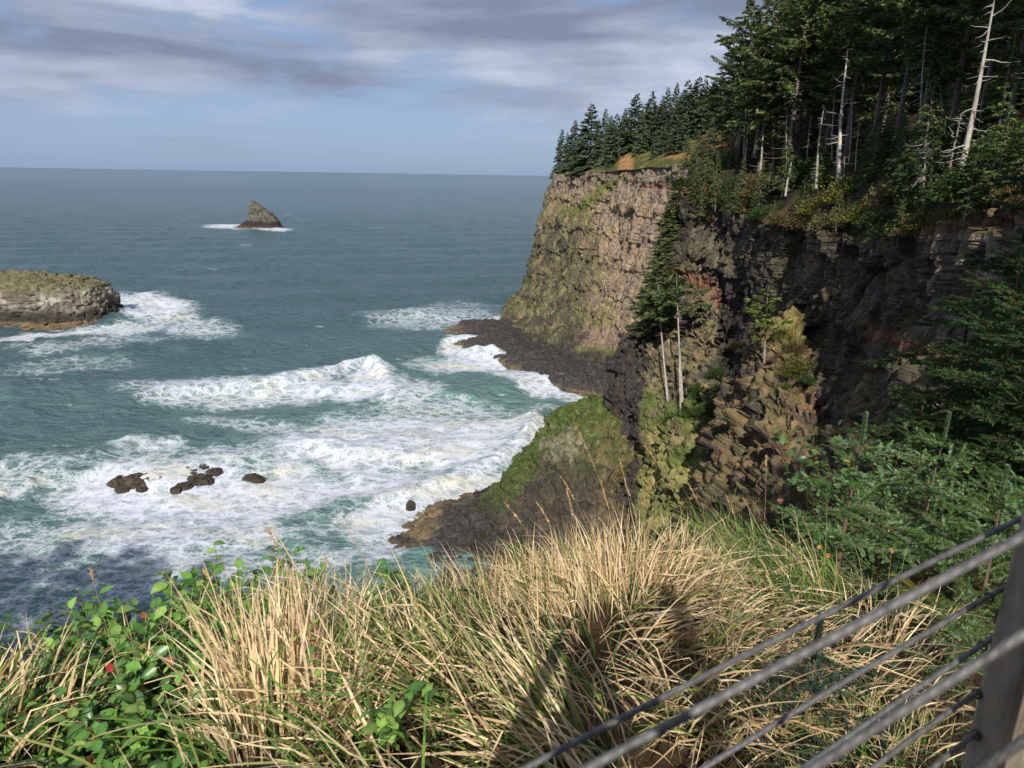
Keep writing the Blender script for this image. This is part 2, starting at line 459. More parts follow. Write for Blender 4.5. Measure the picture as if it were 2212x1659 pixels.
# ---- buttress below the wall, with the two bare trunks -------------------------
RB = [
    [(1490, 470, 165), (1466, 480, 148), (1478, 482, 142), (1500, 480, 137), (1530, 480, 134)],
    [(1470, 560, 160), (1441, 560, 146), (1470, 562, 139), (1515, 566, 130), (1560, 566, 124.5)],
    [(1450, 630, 158), (1416, 625, 143), (1450, 628, 137), (1500, 632, 128), (1556, 640, 121)],
    [(1430, 700, 156), (1398, 700, 140), (1430, 702, 134), (1490, 705, 126), (1556, 710, 117)],
    [(1400, 735, 154), (1354, 742, 137), (1396, 746, 132.5), (1470, 755, 124), (1556, 765, 115)],
    [(1390, 790, 152), (1340, 800, 134.5), (1386, 800, 129.5), (1468, 810, 121), (1558, 820, 111)],
    [(1380, 850, 150), (1326, 862, 131.5), (1382, 866, 126), (1466, 868, 116), (1562, 875, 106)],
    [(1370, 940, 146), (1312, 950, 128), (1380, 955, 120), (1465, 950, 109), (1562, 955, 98)],
    [(1360, 1040, 140), (1302, 1050, 123), (1372, 1050, 114), (1455, 1050, 101), (1562, 1050, 88)],
    [(1350, 1140, 132), (1292, 1150, 117), (1370, 1150, 107), (1450, 1150, 93), (1562, 1150, 79)],
    [(1340, 1260, 122), (1282, 1270, 109), (1360, 1270, 99), (1440, 1270, 85), (1562, 1270, 71)],
]
P = patch(RB, 330, 450, True)
P, N, cid, gid, w = rockify(P, 2.4, 10, 1.5, 5.0, 1.25, 0.8, 0.48, 0.7, 5.0, 0.16, 43)
px, py = proj(P)
c = np.empty(P.shape); c[:] = (0.20, 0.155, 0.10)
c = mixc(c, (0.10, 0.085, 0.07), sstep(0.3, 0.8, cid))
c = mixc(c, (0.30, 0.21, 0.13), sstep(0.6, 0.9, gid) * 0.6)
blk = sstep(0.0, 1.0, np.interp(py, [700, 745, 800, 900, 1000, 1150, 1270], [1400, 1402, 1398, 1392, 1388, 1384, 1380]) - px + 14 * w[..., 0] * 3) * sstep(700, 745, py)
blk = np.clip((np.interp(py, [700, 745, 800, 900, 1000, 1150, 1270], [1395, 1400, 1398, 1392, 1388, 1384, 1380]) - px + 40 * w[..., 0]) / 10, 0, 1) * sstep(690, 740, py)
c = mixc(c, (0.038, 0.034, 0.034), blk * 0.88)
mn = fbm(P / np.array([3, 3, 3.0]), 4, 440)
c = mixc(c, (0.15, 0.138, 0.052), sstep(0.02, 0.26, mn + 0.35 * sstep(0.0, 0.6, N[..., 2]) - 0.12) * (1 - blk) * 0.9)
grass = sstep(800, 880, py + 40 * mn) * (1 - blk)
c = mixc(c, (0.03, 0.028, 0.028), sstep(1492, 1476, px) * sstep(620, 560, py) * 0.8)  # cleft shadow continued, painted dark along the upper crest
c = mixc(c, (0.085, 0.125, 0.024), grass * sstep(0.4, -0.1, fbm(P / 5, 3, 441)) * 0.85)
c = mixc(c, (0.26, 0.22, 0.085), sstep(880, 960, py + 50 * mn - 0.2 * (px - 1400)) * (1 - blk) * sstep(-0.3, 0.3, fbm(P / 4, 4, 442)) * 0.9)
redline = np.interp(px, [1470, 1500, 1530, 1556], [592, 600, 615, 640])
rr = np.exp(-((py - redline - 10 + 20 * w[..., 1]) / 17.0) ** 2) * sstep(1465, 1480, px)
c = mixc(c, (0.22, 0.095, 0.07), rr * 0.8)
gul_shade = sstep(34, 18, np.abs(px - 1572 + 0.1 * (py - 760)) + 26 * mn) * sstep(640, 690, py)
c = mixc(c, (0.03, 0.027, 0.024), gul_shade * 0.85)  # gully shadow put into the colour down the buttress's right side
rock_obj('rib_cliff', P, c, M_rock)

# ---- second buttress with the little tree ---------------------------------------
R2 = [
    [(1690, 680, 96), (1668, 695, 91), (1690, 688, 88), (1716, 690, 88), (1740, 690, 95)],
    [(1665, 725, 97), (1640, 728, 91), (1685, 720, 85), (1735, 722, 84.5), (1780, 725, 92)],
    [(1640, 770, 97), (1612, 775, 91), (1680, 770, 83), (1752, 770, 81.5), (1800, 770, 88)],
    [(1620, 840, 97), (1588, 850, 90.5), (1672, 850, 80), (1765, 850, 77.5), (1820, 850, 82)],
    [(1600, 930, 95), (1548, 945, 89), (1660, 945, 75), (1772, 945, 70.5), (1840, 945, 74)],
    [(1570, 1030, 92), (1505, 1050, 84.5), (1650, 1050, 68.5), (1780, 1050, 62.5), (1860, 1050, 64)],
    [(1550, 1150, 86), (1470, 1170, 77), (1640, 1170, 61), (1780, 1170, 54), (1880, 1170, 54)],
    [(1530, 1300, 78), (1440, 1300, 69), (1630, 1300, 53), (1780, 1300, 46), (1900, 1300, 46)],
]
P = patch(R2, 300, 370, True)
P, N, cid, gid, w = rockify(P, 2.6, 8, 1.5, 6.0, 1.35, 0.7, 0.45, 0.6, 4.0, 0.15, 63)
px, py = proj(P)
c = np.empty(P.shape); c[:] = (0.15, 0.105, 0.07)
c = mixc(c, (0.05, 0.042, 0.036), sstep(0.35, 0.7, cid))
c = mixc(c, (0.27, 0.165, 0.09), sstep(0.6, 0.9, gid) * 0.7)
mn = fbm(P / 3.0, 4, 460)
c = mixc(c, (0.14, 0.12, 0.05), sstep(0.0, 0.3, mn + 0.4 * sstep(0.0, 0.6, N[..., 2]) - 0.1) * 0.85)
c = mixc(c, (0.22, 0.19, 0.06), sstep(60, 10, np.abs(px - 1700) + 30 * mn) * sstep(780, 720, py) * 0.8)
rock_obj('buttress_cliff', P, c, M_rock)

# ---- green knoll at the water -----------------------------------------------------
KN = [
    [(1400, 880, 164), (1332, 875, 147), (1285, 872, 145), (1235, 890, 143), (1185, 935, 140), (1120, 1020, 136), (1070, 1065, 133), (1032, 1090, 131)],
    [(1400, 870, 154), (1332, 860, 136), (1282, 855, 133), (1230, 872, 132), (1180, 918, 130.5), (1112, 1008, 127.5), (1062, 1050, 126), (1028, 1076, 126.5)],
    [(1400, 900, 146), (1332, 895, 130), (1280, 892, 127.5), (1222, 912, 127), (1172, 950, 126), (1105, 1030, 123.5), (1056, 1068, 122.8), (1018, 1090, 123.6)],
    [(1420, 960, 124), (1345, 955, 122.5), (1278, 950, 121), (1215, 965, 121), (1162, 1000, 120.5), (1096, 1065, 118.5), (1048, 1096, 118), (1008, 1116, 118.5)],
    [(1400, 1050, 127), (1332, 1045, 114), (1270, 1040, 113), (1205, 1045, 113.5), (1150, 1070, 113.5), (1085, 1115, 112.5), (1038, 1140, 112), (995, 1160, 111.8)],
    [(1400, 1150, 116), (1332, 1145, 104), (1265, 1140, 104), (1198, 1145, 105), (1140, 1160, 105), (1075, 1185, 104), (1028, 1205, 103), (985, 1220, 102)],
    [(1400, 1260, 106), (1332, 1260, 94), (1260, 1260, 94), (1190, 1260, 95), (1130, 1270, 95), (1065, 1290, 94), (1020, 1310, 92), (975, 1330, 90)],
]
P = patch(KN, 330, 330, True)
P, N, cid, gid, w = rockify(P, 2.0, 9, 2.2, 2.4, 0.75, 0.8, 0.32, 0.5, 4.0, 0.14, 83)
px, py = proj(P)
mn = fbm(P / 3.5, 4, 470)
c = np.empty(P.shape); c[:] = (0.085, 0.068, 0.05)
c = mixc(c, (0.055, 0.047, 0.038), sstep(0.2, 0.8, cid))
crest = np.interp(px, [1030, 1060, 1110, 1180, 1230, 1280, 1345], [1076, 1050, 1008, 918, 872, 855, 860])
g = sstep(95, 25, (py - crest) + 90 * mn) + 0.6 * sstep(1160, 1290, px) * sstep(150, 60, py - crest - 60 + 80 * mn)
c = mixc(c, (0.078, 0.108, 0.024), np.clip(g, 0, 1) * sstep(-0.5, 0.0, fbm(P / 1.6, 4, 478)) * 0.92)
spots = sstep(0.16, 0.3, fbm(P / np.array([1.2, 1.2, 1.0]), 3, 472)) * sstep(1080, 900, py)
c = mixc(c, (0.17, 0.19, 0.06), spots * 0.8)
out = sstep(0.35, -0.1, np.hypot((px - 1222) / 66, (py - 962) / 44) - 0.55 + 1.5 * fbm(P / 2.2, 4, 474)) * sstep(-0.25, 0.15, fbm(P / 1.3, 3, 475) + 0.1)
c = mixc(c, (0.225, 0.20, 0.135), out * 0.85)
c = mixc(c, (0.20, 0.155, 0.07), sstep(1270, 1320, px + 60 * mn) * sstep(880, 920, py) * sstep(0.25, -0.25, fbm(P / 1.8, 4, 476)) * 0.75)
c = mixc(c, (0.042, 0.036, 0.03), sstep(6, 2, P[..., 2] + 2 * mn))
rock_obj('knoll', P, c, M_rock)

# ---- wave-cut rock shelves -------------------------------------------------------
def shelf(name, ctl, nu, nv, seed, hgt):
    """ctl rows of (px,py,z)"""
    A = np.array([[on_z(p[0], p[1], p[2]) for p in r] for r in ctl])
    P = crs(crs(A, nv, 0), nu, 1)
    d = fbm(P / np.array([9, 5, 5.0]), 4, seed) * 1.6 * hgt + 0.8 * hgt * (voro(P / np.array([3.0, 3, 3]), seed)[2] - 0.5) + 0.9 * hgt * voro(P / np.array([4.0, 2.2, 3]), seed + 1, True)[3] + 0.4 * hgt * voro(P / 1.1, seed + 2, True)[3] + 0.25 * fbm(P / 0.8, 3, seed + 3)
    P[..., 2] += d
    c = np.empty(P.shape); c[:] = (0.058, 0.048, 0.042)
    c = mixc(c, (0.22, 0.16, 0.08), sstep(1.9, 0.6, P[..., 2]) * sstep(-0.5, 0.2, fbm(P / 6, 3, seed + 9)) * 0.95)
    c = mixc(c, (0.09, 0.08, 0.07), sstep(0.1, 0.5, fbm(P / 3, 3, seed + 11)) * 0.7)
    return rock_obj(name, P, c, M_wet)

shelf('rock_shelf', [
    [(1000, 690, 2), (940, 735, -2.5), (1000, 775, -2.5), (1060, 790, -2), (1085, 806, -2.5), (1190, 845, -2.5), (1260, 862, -2.5), (1340, 880, -2.5)],
    [(1040, 690, 2.5), (985, 738, 0.6), (1040, 762, 0.8), (1095, 785, 1.0), (1120, 800, 0.8), (1200, 834, 0.6), (1262, 850, 0.5), (1350, 864, 0.6)],
    [(1060, 692, 2.4), (1035, 728, 2.4), (1085, 752, 2.6), (1132, 778, 2.6), (1152, 792, 2.6), (1222, 822, 2.6), (1290, 838, 2.6), (1360, 850, 2.6)],
    [(1085, 692, 3.0), (1085, 726, 3.0), (1120, 752, 3.0), (1155, 773, 3.0), (1182, 788, 3.0), (1250, 812, 3.0), (1320, 830, 3.0), (1380, 840, 3.0)],
    [(1120, 685, 1.8), (1130, 700, 1.8), (1168, 728, 1.8), (1205, 744, 1.8), (1240, 760, 1.8), (1300, 784, 1.8), (1360, 800, 1.8), (1420, 808, 1.8)],
], 300, 130, 500, 1.0)
shelf('rock_shelf', [
    [(1075, 1045, 0.5), (1000, 1066, -2.0), (930, 1082, -2.0), (868, 1120, -2.0), (820, 1190, -2.0), (835, 1260, -2.0), (860, 1330, -2)],
    [(1080, 1062, 2.5), (1005, 1078, 1.0), (945, 1098, 0.3), (898, 1140, 0.1), (862, 1190, 0.0), (880, 1240, 0.2), (900, 1330, .4)],
    [(1085, 1085, 4), (1020, 1092, 2.2), (965, 1118, 1.6), (930, 1155, 1.4), (900, 1200, 1.2), (925, 1250, 1.4), (940, 1330, 1.5)],
    [(1100, 1120, 3.4), (1050, 1125, 3.2), (1000, 1150, 2.6), (970, 1180, 2.4), (955, 1220, 2.4), (965, 1270, 2.4), (980, 1330, 2.4)],
    [(1130, 1150, 2.5), (1095, 1170, 2.5), (1060, 1195, 2.5), (1040, 1225, 2.5), (1020, 1260, 2.5), (1020, 1300, 2.5), (1030, 1350, 2.5)],
], 260, 200, 520, 0.75)

# ---- forest floor above the cove wall --------------------------------------------
FF = [
    [(1500, 402, 155), (1488, 410, 139.5), (1520, 422, 132), (1575, 443, 125), (1700, 484, 101), (1850, 507, 79), (2000, 530, 64), (2212, 455, 52.5), (2600, 300, 39)],
    [(1500, 372, 162), (1486, 376, 142), (1522, 385, 136), (1577, 398, 129), (1702, 425, 106), (1852, 440, 83), (2004, 440, 65.5), (2214, 350, 53), (2600, 200, 39)],
    [(1502, 352, 182), (1490, 356, 152), (1526, 358, 147), (1580, 362, 140), (1705, 372, 118), (1855, 372, 93), (2008, 362, 73), (2216, 280, 58), (2600, 110, 42)],
    [(1506, 330, 215), (1496, 335, 175), (1532, 334, 170), (1586, 330, 163), (1710, 325, 142), (1860, 310, 115), (2012, 288, 92), (2220, 200, 70), (2600, 20, 50)],
    [(1520, 298, 290), (1522, 300, 230), (1550, 292, 222), (1600, 283, 214), (1720, 265, 195), (1870, 240, 170), (2020, 205, 142), (2230, 110, 105), (2600, -60, 70)],
    [(1545, 268, 380), (1552, 265, 320), (1600, 255, 310), (1650, 240, 300), (1760, 215, 290), (1900, 180, 270), (2050, 140, 240), (2260, 20, 190), (2600, -160, 130)],
]
P = patch(FF, 330, 240)
P[..., 2] += RIM(P) * np.linspace(1, 0, P.shape[0])[:, None] ** 2
w0 = fbm(P / 5.0, 5, 600)
Nn = face_cam(P, normals(P))
P = P + Nn * (0.9 * w0 + 0.25 * fbm(P / 0.9, 3, 601))[..., None] + np.array([0, 0, 1.0]) * (0.8 * fbm(P / 9, 3, 602))[..., None]
px, py = proj(P)
c = np.empty(P.shape); c[:] = (0.032, 0.028, 0.018)
c = mixc(c, (0.045, 0.055, 0.018), sstep(-0.1, 0.3, fbm(P / 3, 4, 610)))
c = mixc(c, (0.15, 0.085, 0.038), sstep(0.08, 0.36, fbm(P / 4, 4, 611) + 0.25 * sstep(2050, 2200, px) * sstep(330, 400, py)) * 0.8)
c = mixc(c, (0.42, 0.22, 0.07), sstep(1500, 1530, px) * sstep(1760, 1700, px) * sstep(345, 325, py) * sstep(0.05, 0.25, w0) * 0.8)
rock_obj('forest_floor', P, c, M_soil)

# ------------------------------------------------------------------ sea
SUN_AZ, SUN_EL = R_(6.0), R_(35.0)
ang = np.tan(np.linspace(R_(-52), R_(50), 900))
pyv = np.concatenate([np.linspace(1420, 402, 760), np.array([398, 394, 390, 387, 384.5, 382, 380, 378.5, 377.4])])
dep = PITCH + np.arctan((pyv - CY) / F)
Yr = H / np.tan(dep)
Yr = np.concatenate([[20, 40], Yr[(Yr > 45) & (Yr < 22000)], [30000, 60000]])
X = ang[None, :] * Yr[:, None]
Y = np.broadcast_to(Yr[:, None], X.shape)
S = np.stack([X, Y, np.zeros_like(X)], -1)
px, py = proj(S)
wv = np.stack([fbm(S / 14, 3, 700), fbm(S / 14, 3, 701)], -1)
w2 = np.stack([fbm(S / 4, 3, 702), fbm(S / 4, 3, 703)], -1)
scl = np.clip(120 / Y, 0.1, 1.2)
fx = px + (70 * wv[..., 0] + 20 * w2[..., 0]) * scl
fy = py + (34 * wv[..., 1] + 10 * w2[..., 1]) * scl
BL = [  # cx, cy, rx, ry, tilt deg, strength
    (640, 1060, 470, 105, 0, 0.95), (330, 1060, 270, 80, -4, 1.0), (430, 1140, 420, 80, -5, 0.85), (800, 960, 330, 85, -8, 0.9),
    (1030, 960, 170, 60, -20, 1.0), (1000, 1060, 170, 45, -12, 0.95), (840, 1120, 110, 70, 0, 1.0), (830, 1190, 90, 55, 0, 0.8),
    (560, 850, 300, 34, -2, 0.72), (400, 850, 170, 30, 0, 0.7), (780, 835, 80, 42, -18, 1.0), (640, 845, 200, 28, -3, 0.85), (880, 850, 90, 34, 0, 0.72),
    (960, 890, 200, 40, 0, 0.62), (620, 930, 200, 26, 8, 0.5), (480, 915, 90, 18, 5, 0.45),
    (1010, 790, 140, 24, 0, 0.9), (1040, 770, 90, 30, 18, 1.0), (1150, 830, 120, 20, 14, 0.85), (1000, 745, 70, 24, -20, 0.9), (1060, 700, 70, 20, -10, 0.9),
    (930, 690, 170, 26, -3, 0.5), (1000, 660, 120, 14, 0, 0.3), (840, 690, 80, 14, 0, 0.35), (1230, 852, 90, 14, 10, 0.8), (930, 790, 60, 22, 0, 0.6),
    (330, 668, 115, 32, 0, 1.0), (300, 650, 60, 16, 0, 0.85), (400, 700, 140, 26, 8, 0.62), (250, 712, 130, 16, -3, 0.8), (110, 722, 200, 12, -6, 0.95), (0, 735, 160, 10, -4, 0.9), (200, 745, 220, 20, -5, 0.45),
    (500, 490, 70, 7, 2, 0.85), (580, 494, 60, 5, 3, 0.85), (470, 491, 40, 5, 0, 0.7),
    (60, 1020, 160, 30, -12, 0.6), (40, 1060, 150, 24, -16, 0.7), (60, 1200, 260, 110, 0, 0.48), (180, 1290, 260, 90, 0, 0.5), (420, 1230, 260, 60, 0, 0.7), (650, 1200, 160, 50, 0, 0.62),
    (330, 975, 110, 26, 0, 0.72), (520, 985, 120, 18, 0, 0.6), (100, 800, 60, 6, -8, 0.45), (90, 830, 40, 4, -10, 0.5), (1160, 905, 26, 40, 30, 0.75), (1200, 880, 60, 10, 8, 0.5),
    (150, 790, 200, 22, -3, 0.3), (420, 735, 160, 12, 0, 0.3), (50, 1340, 200, 60, 0, .5), (760, 1070, 200, 40, -14, .5)]
foam = np.zeros(px.shape)
for (cx, cy, rx, ry, a, st) in BL:
    ca, sa = math.cos(R_(a)), math.sin(R_(a))
    dx, dy = fx - cx, fy - cy
    r = np.hypot((dx * ca + dy * sa) / rx, (-dx * sa + dy * ca) / ry)
    foam = np.maximum(foam, st * sstep(1.15, 0.45, r))
# green clear patches between the foam
for (cx, cy, rx, ry, a, st) in [(700, 1110, 150, 34, -12, 0.75), (640, 1180, 120, 28, -10, .6), (1100, 870, 120, 22, 5, 0.4), (560, 1015, 60, 22, 0, 0.4), (130, 985, 120, 34, -14, 0.5), (700, 1020, 60, 25, 20, .5), (160, 1250, 120, 60, 0, .25)]:
    ca, sa = math.cos(R_(a)), math.sin(R_(a))
    dx, dy = fx - cx, fy - cy
    r = np.hypot((dx * ca + dy * sa) / rx, (-dx * sa + dy * ca) / ry)
    foam *= 1 - st * sstep(1.1, 0.3, r)
caps = sstep(0.50, 0.62, fbm(S / np.array([9, 4, 5.0]), 3, 720) + 0.12) * sstep(600, 200, Y) * 0.5
caps += sstep(0.40, 0.5, fbm(S / np.array([30, 14, 5.0]), 4, 721)) * sstep(250, 500, Y) * sstep(4000, 1500, Y) * 0.35
foam = np.maximum(foam, caps)
shal = np.clip(foam * 0.9 + 0.55 * sstep(640, 860, py) * sstep(300, 1200, px + 80 * wv[..., 0]) + 0.35 * sstep(700, 1000, py) + 0.25 * wv[..., 0], 0, 1)
# swell, chop and breaking crests
amp = sstep(2500, 300, Y) * 0.8 + 0.2
z = np.zeros(px.shape)
for (dx, dy, lam, a, ph) in [(0.15, -1, 56, 0.9, 0.3), (0.42, -0.9, 31, 0.4, 2.0), (-0.15, -1, 23, 0.16, 4.0), (0.6, -0.8, 15, 0.10, 1.0)]:
    n = math.hypot(dx, dy)
    t = (X * dx + Y * dy) / n / lam * 2 * np.pi + ph + 2.2 * wv[..., 0]
    z += a * (np.exp(np.sin(t)) - 1.2) * sstep(lam * 40, lam * 12, Y)
ch = fbm(S / np.array([5.5, 3.4, 4.0]), 4, 730, 0.55)
z += 0.36 * (1 - np.abs(ch) * 2.6) * (1 - 0.6 * np.clip(foam, 0, 1)) * sstep(900, 150, Y) + 0.5 * fbm(S / np.array([16, 9, 9.0]), 3, 731) * sstep(2500, 300, Y)
z = z * amp * np.where(Y > 45, 1, 0)
def crestline(pts, hgt, wf, wb):
    global z, foam
    A = np.array([on_z(a, b)[:2] for a, b in pts])
    hs = np.array(hgt, float)
    best = np.full(px.shape, 1e9); sd = np.zeros(px.shape); hh = np.zeros(px.shape)
    for i in range(len(A) - 1):
        d = A[i + 1] - A[i]; L2 = (d ** 2).sum()
        t = np.clip(((X - A[i, 0]) * d[0] + (Y - A[i, 1]) * d[1]) / L2, 0, 1)
        ex, ey = X - A[i, 0] - t * d[0], Y - A[i, 1] - t * d[1]
        ex = ex + 3 * wv[..., 0]; ey = ey + 3.5 * wv[..., 1]
        D = np.hypot(ex, ey); m = D < best
        best = np.where(m, D, best)
        sd = np.where(m, np.sign(d[0] * ey - d[1] * ex), sd)
        hh = np.where(m, hs[i] + t * (hs[i + 1] - hs[i]), hh)
    wdt = np.where(sd > 0, wb, wf)
    z = z + hh * np.exp(-(best / wdt) ** 2) * (1 + 0.6 * w2[..., 0])
    return best, sd
b1, s1 = crestline([(200, 870), (420, 852), (600, 838), (720, 815), (790, 792), (825, 815), (840, 860)], [0.3, 0.9, 1.3, 1.9, 3.2, 3.0, 0.6], 1.9, 6.5)
foam = np.maximum(foam, 0.95 * np.exp(-(b1 / 4.5) ** 2) * sstep(560, 760, px))
crestline([(0, 1075), (110, 1030), (230, 985), (330, 955), (450, 950), (560, 960)], [1.1, 1.2, 1.5, 1.6, 1.2, 0.3], 3.5, 8)
b2, s2 = crestline([(860, 1075), (960, 1045), (1060, 1010), (1130, 965), (1175, 920)], [0.9, 1.4, 1.4, 1.3, 0.6], 2.2, 5)
foam = np.maximum(foam, np.exp(-(b2 / 4.0) ** 2))
crestline([(1150, 935), (1163, 900), (1185, 880)], [1.3, 1.7, 0.6], 1.8, 4)
crestline([(0, 850), (120, 845), (260, 838), (420, 815)], [1.7, 1.6, 1.0, 0.3], 5, 9)
crestline([(250, 560), (420, 556), (560, 545), (700, 540)], [1.2, 1.6, 1.4, 0.4], 9, 14)
crestline([(600, 590), (760, 578), (900, 565), (1000, 560)], [0.6, 1.5, 1.3, 0.4], 9, 14)
b3, s3 = crestline([(255, 690), (300, 668), (360, 652), (420, 655)], [2.0, 2.4, 1.6, 0.5], 4, 8)
crestline([(980, 752), (1030, 762), (1075, 770), (1090, 790)], [1.2, 2.0, 1.8, 0.4], 4, 5)
for (cx, cy, r_, hgt) in [(1060, 770, 5.5, 2.2), (1030, 768, 6, 1.6), (795, 800, 5, 1.3)]:
    q = on_z(cx, cy)
    z += hgt * np.exp(-((X - q[0]) ** 2 + (Y - q[1]) ** 2) / r_ ** 2) * (0.8 + 0.9 * w2[..., 1])
z += 0.28 * foam * (w2[..., 0] + 0.2) * (Y > 45)
S[..., 2] = z
tint = sstep(-0.1, 0.45, fbm(S / np.array([22, 9, 9.0]), 3, 740)) * sstep(0.3, 0.8, foam)

m, nt, N, L = nodes_of('sea_water')
out = N.new('ShaderNodeOutputMaterial')
geo = N.new('ShaderNodeNewGeometry')
aF = N.new('ShaderNodeAttribute'); aF.attribute_name = 'foam'
aS = N.new('ShaderNodeAttribute'); aS.attribute_name = 'shal'
aT = N.new('ShaderNodeAttribute'); aT.attribute_name = 'tint'
def math_(op, a, b=None, c=None, clamp=False):
    n = N.new('ShaderNodeMath'); n.operation = op; n.use_clamp = clamp
    for i, v in enumerate((a, b, c)):
        if v is None:
            continue
        if isinstance(v, (int, float)):
            n.inputs[i].default_value = v
        else:
            L.new(v, n.inputs[i])
    return n.outputs[0]
def mrange(v, a, b, c=0.0, d=1.0, smooth=True):
    n = N.new('ShaderNodeMapRange'); n.interpolation_type = 'SMOOTHSTEP' if smooth else 'LINEAR'
    for k, x in zip(('From Min', 'From Max', 'To Min', 'To Max'), (a, b, c, d)):
        if isinstance(x, (int, float)):
            n.inputs[k].default_value = x
        else:
            L.new(x, n.inputs[k])
    L.new(v, n.inputs['Value'])
    return n.outputs[0]
def noise(scale, det=4, rough=0.55, vec=None, dist=0.0):
    n = N.new('ShaderNodeTexNoise'); n.inputs['Scale'].default_value = scale; n.inputs['Detail'].default_value = det
    n.inputs['Roughness'].default_value = rough; n.inputs['Distortion'].default_value = dist
    L.new(vec if vec is not None else geo.outputs['Position'], n.inputs['Vector'])
    return n
def warped(scale, amt, sy=1.0):
    n = noise(scale, 3)
    s = N.new('ShaderNodeVectorMath'); s.operation = 'MULTIPLY_ADD'; s.inputs[1].default_value = (amt, amt, 0)
    L.new(n.outputs['Color'], s.inputs[0]); L.new(geo.outputs['Position'], s.inputs[2])
    mp = N.new('ShaderNodeMapping'); mp.inputs['Scale'].default_value = (1, sy, 0.3)
    L.new(s.outputs[0], mp.inputs['Vector'])
    return mp.outputs[0]
def web(vec, scale, w0, w1):
    v = N.new('ShaderNodeTexVoronoi'); v.feature = 'DISTANCE_TO_EDGE'; v.inputs['Scale'].default_value = scale
    L.new(vec, v.inputs['Vector'])
    return mrange(v.outputs['Distance'], w0, w1, 1.0, 0.0)
wvec = warped(0.35, 3.4, 1.5); wvec2 = warped(0.9, 1.5, 1.3)
lace1 = web(wvec, 0.26, 0.0, 0.30)
lace2 = web(wvec2, 1.05, 0.0, 0.32)
n_big = noise(0.20, 6, 0.62, warped(0.10, 7.0, 2.4))
n_fine = noise(0.30, 5, 0.6, warped(0.07, 9.0, 4.5))
pat = math_('ADD', math_('MULTIPLY', lace1, 0.30), math_('ADD', math_('MULTIPLY', lace2, 0.26), math_('ADD', math_('MULTIPLY', n_big.outputs['Fac'], 0.36), math_('MULTIPLY', n_fine.outputs['Fac'], 0.30))))
thr = math_('SUBTRACT', 0.90, math_('MULTIPLY', aF.outputs['Fac'], 0.56))
fo = mrange(pat, math_('SUBTRACT', thr, 0.10), math_('ADD', thr, 0.42), 0.0, 1.0, False)
fo = math_('MULTIPLY', fo, mrange(aF.outputs['Fac'], 0.05, 0.3), clamp=True)
deep = N.new('ShaderNodeMix'); deep.data_type = 'RGBA'
deep.inputs[6].default_value = (0.058, 0.108, 0.122, 1); deep.inputs[7].default_value = (0.17, 0.30, 0.255, 1)
sh = math_('MULTIPLY', aS.outputs['Fac'], mrange(n_big.outputs['Fac'], 0.25, 0.75, 0.35, 1.15), clamp=True)
L.new(sh, deep.inputs[0])
milk = N.new('ShaderNodeMix'); milk.data_type = 'RGBA'; milk.inputs[7].default_value = (0.30, 0.37, 0.37, 1)
L.new(mrange(aF.outputs['Fac'], 0.55, 1.0, 0.0, 0.75), milk.inputs[0]); L.new(deep.outputs[2], milk.inputs[6])
fc = N.new('ShaderNodeMix'); fc.data_type = 'RGBA'
fc.inputs[6].default_value = (0.62, 0.64, 0.71, 1); fc.inputs[7].default_value = (0.66, 0.62, 0.48, 1)
L.new(math_('MULTIPLY', aT.outputs['Fac'], 0.8), fc.inputs[0])
# wave bump
mpb = N.new('ShaderNodeMapping'); mpb.inputs['Scale'].default_value = (1, 1.7, 1)
L.new(geo.outputs['Position'], mpb.inputs['Vector'])
nb1 = noise(0.22, 5, 0.62, mpb.outputs[0], 0.4)
nb2 = noise(1.4, 3, 0.6, mpb.outputs[0], 0.3)
spos = N.new('ShaderNodeSeparateXYZ'); L.new(geo.outputs['Position'], spos.inputs[0])
fade = mrange(spos.outputs['Y'], 400, 6000, 1.0, 0.06)
b1_ = N.new('ShaderNodeBump'); L.new(fade, b1_.inputs['Strength']); b1_.inputs['Distance'].default_value = 2.3
L.new(nb1.outputs['Fac'], b1_.inputs['Height'])
b2_ = N.new('ShaderNodeBump'); L.new(math_('MULTIPLY', fade, 0.55), b2_.inputs['Strength']); b2_.inputs['Distance'].default_value = 0.3
L.new(nb2.outputs['Fac'], b2_.inputs['Height']); L.new(b1_.outputs[0], b2_.inputs['Normal'])
wat = N.new('ShaderNodeBsdfPrincipled'); wat.inputs['Roughness'].default_value = 0.24; wat.inputs['IOR'].default_value = 1.33
L.new(milk.outputs[2], wat.inputs['Base Color']); L.new(b2_.outputs[0], wat.inputs['Normal'])
fb = N.new('ShaderNodeBump'); fb.inputs['Strength'].default_value = 0.35; fb.inputs['Distance'].default_value = 0.5
L.new(n_big.outputs['Fac'], fb.inputs['Height'])
foa = N.new('ShaderNodeBsdfDiffuse')
L.new(fc.outputs[2], foa.inputs['Color']); L.new(fb.outputs[0], foa.inputs['Normal'])
ms = N.new('ShaderNodeMixShader')
L.new(fo, ms.inputs[0]); L.new(wat.outputs[0], ms.inputs[1]); L.new(foa.outputs[0], ms.inputs[2])
L.new(ms.outputs[0], out.inputs['Surface'])
M_sea = m
o = mesh_np('sea', S, grid_faces(*S.shape[:2])[:, ::-1], M_sea, None, None, True, {'foam': foam, 'shal': shal, 'tint': tint})
o['kind'] = 'structure'

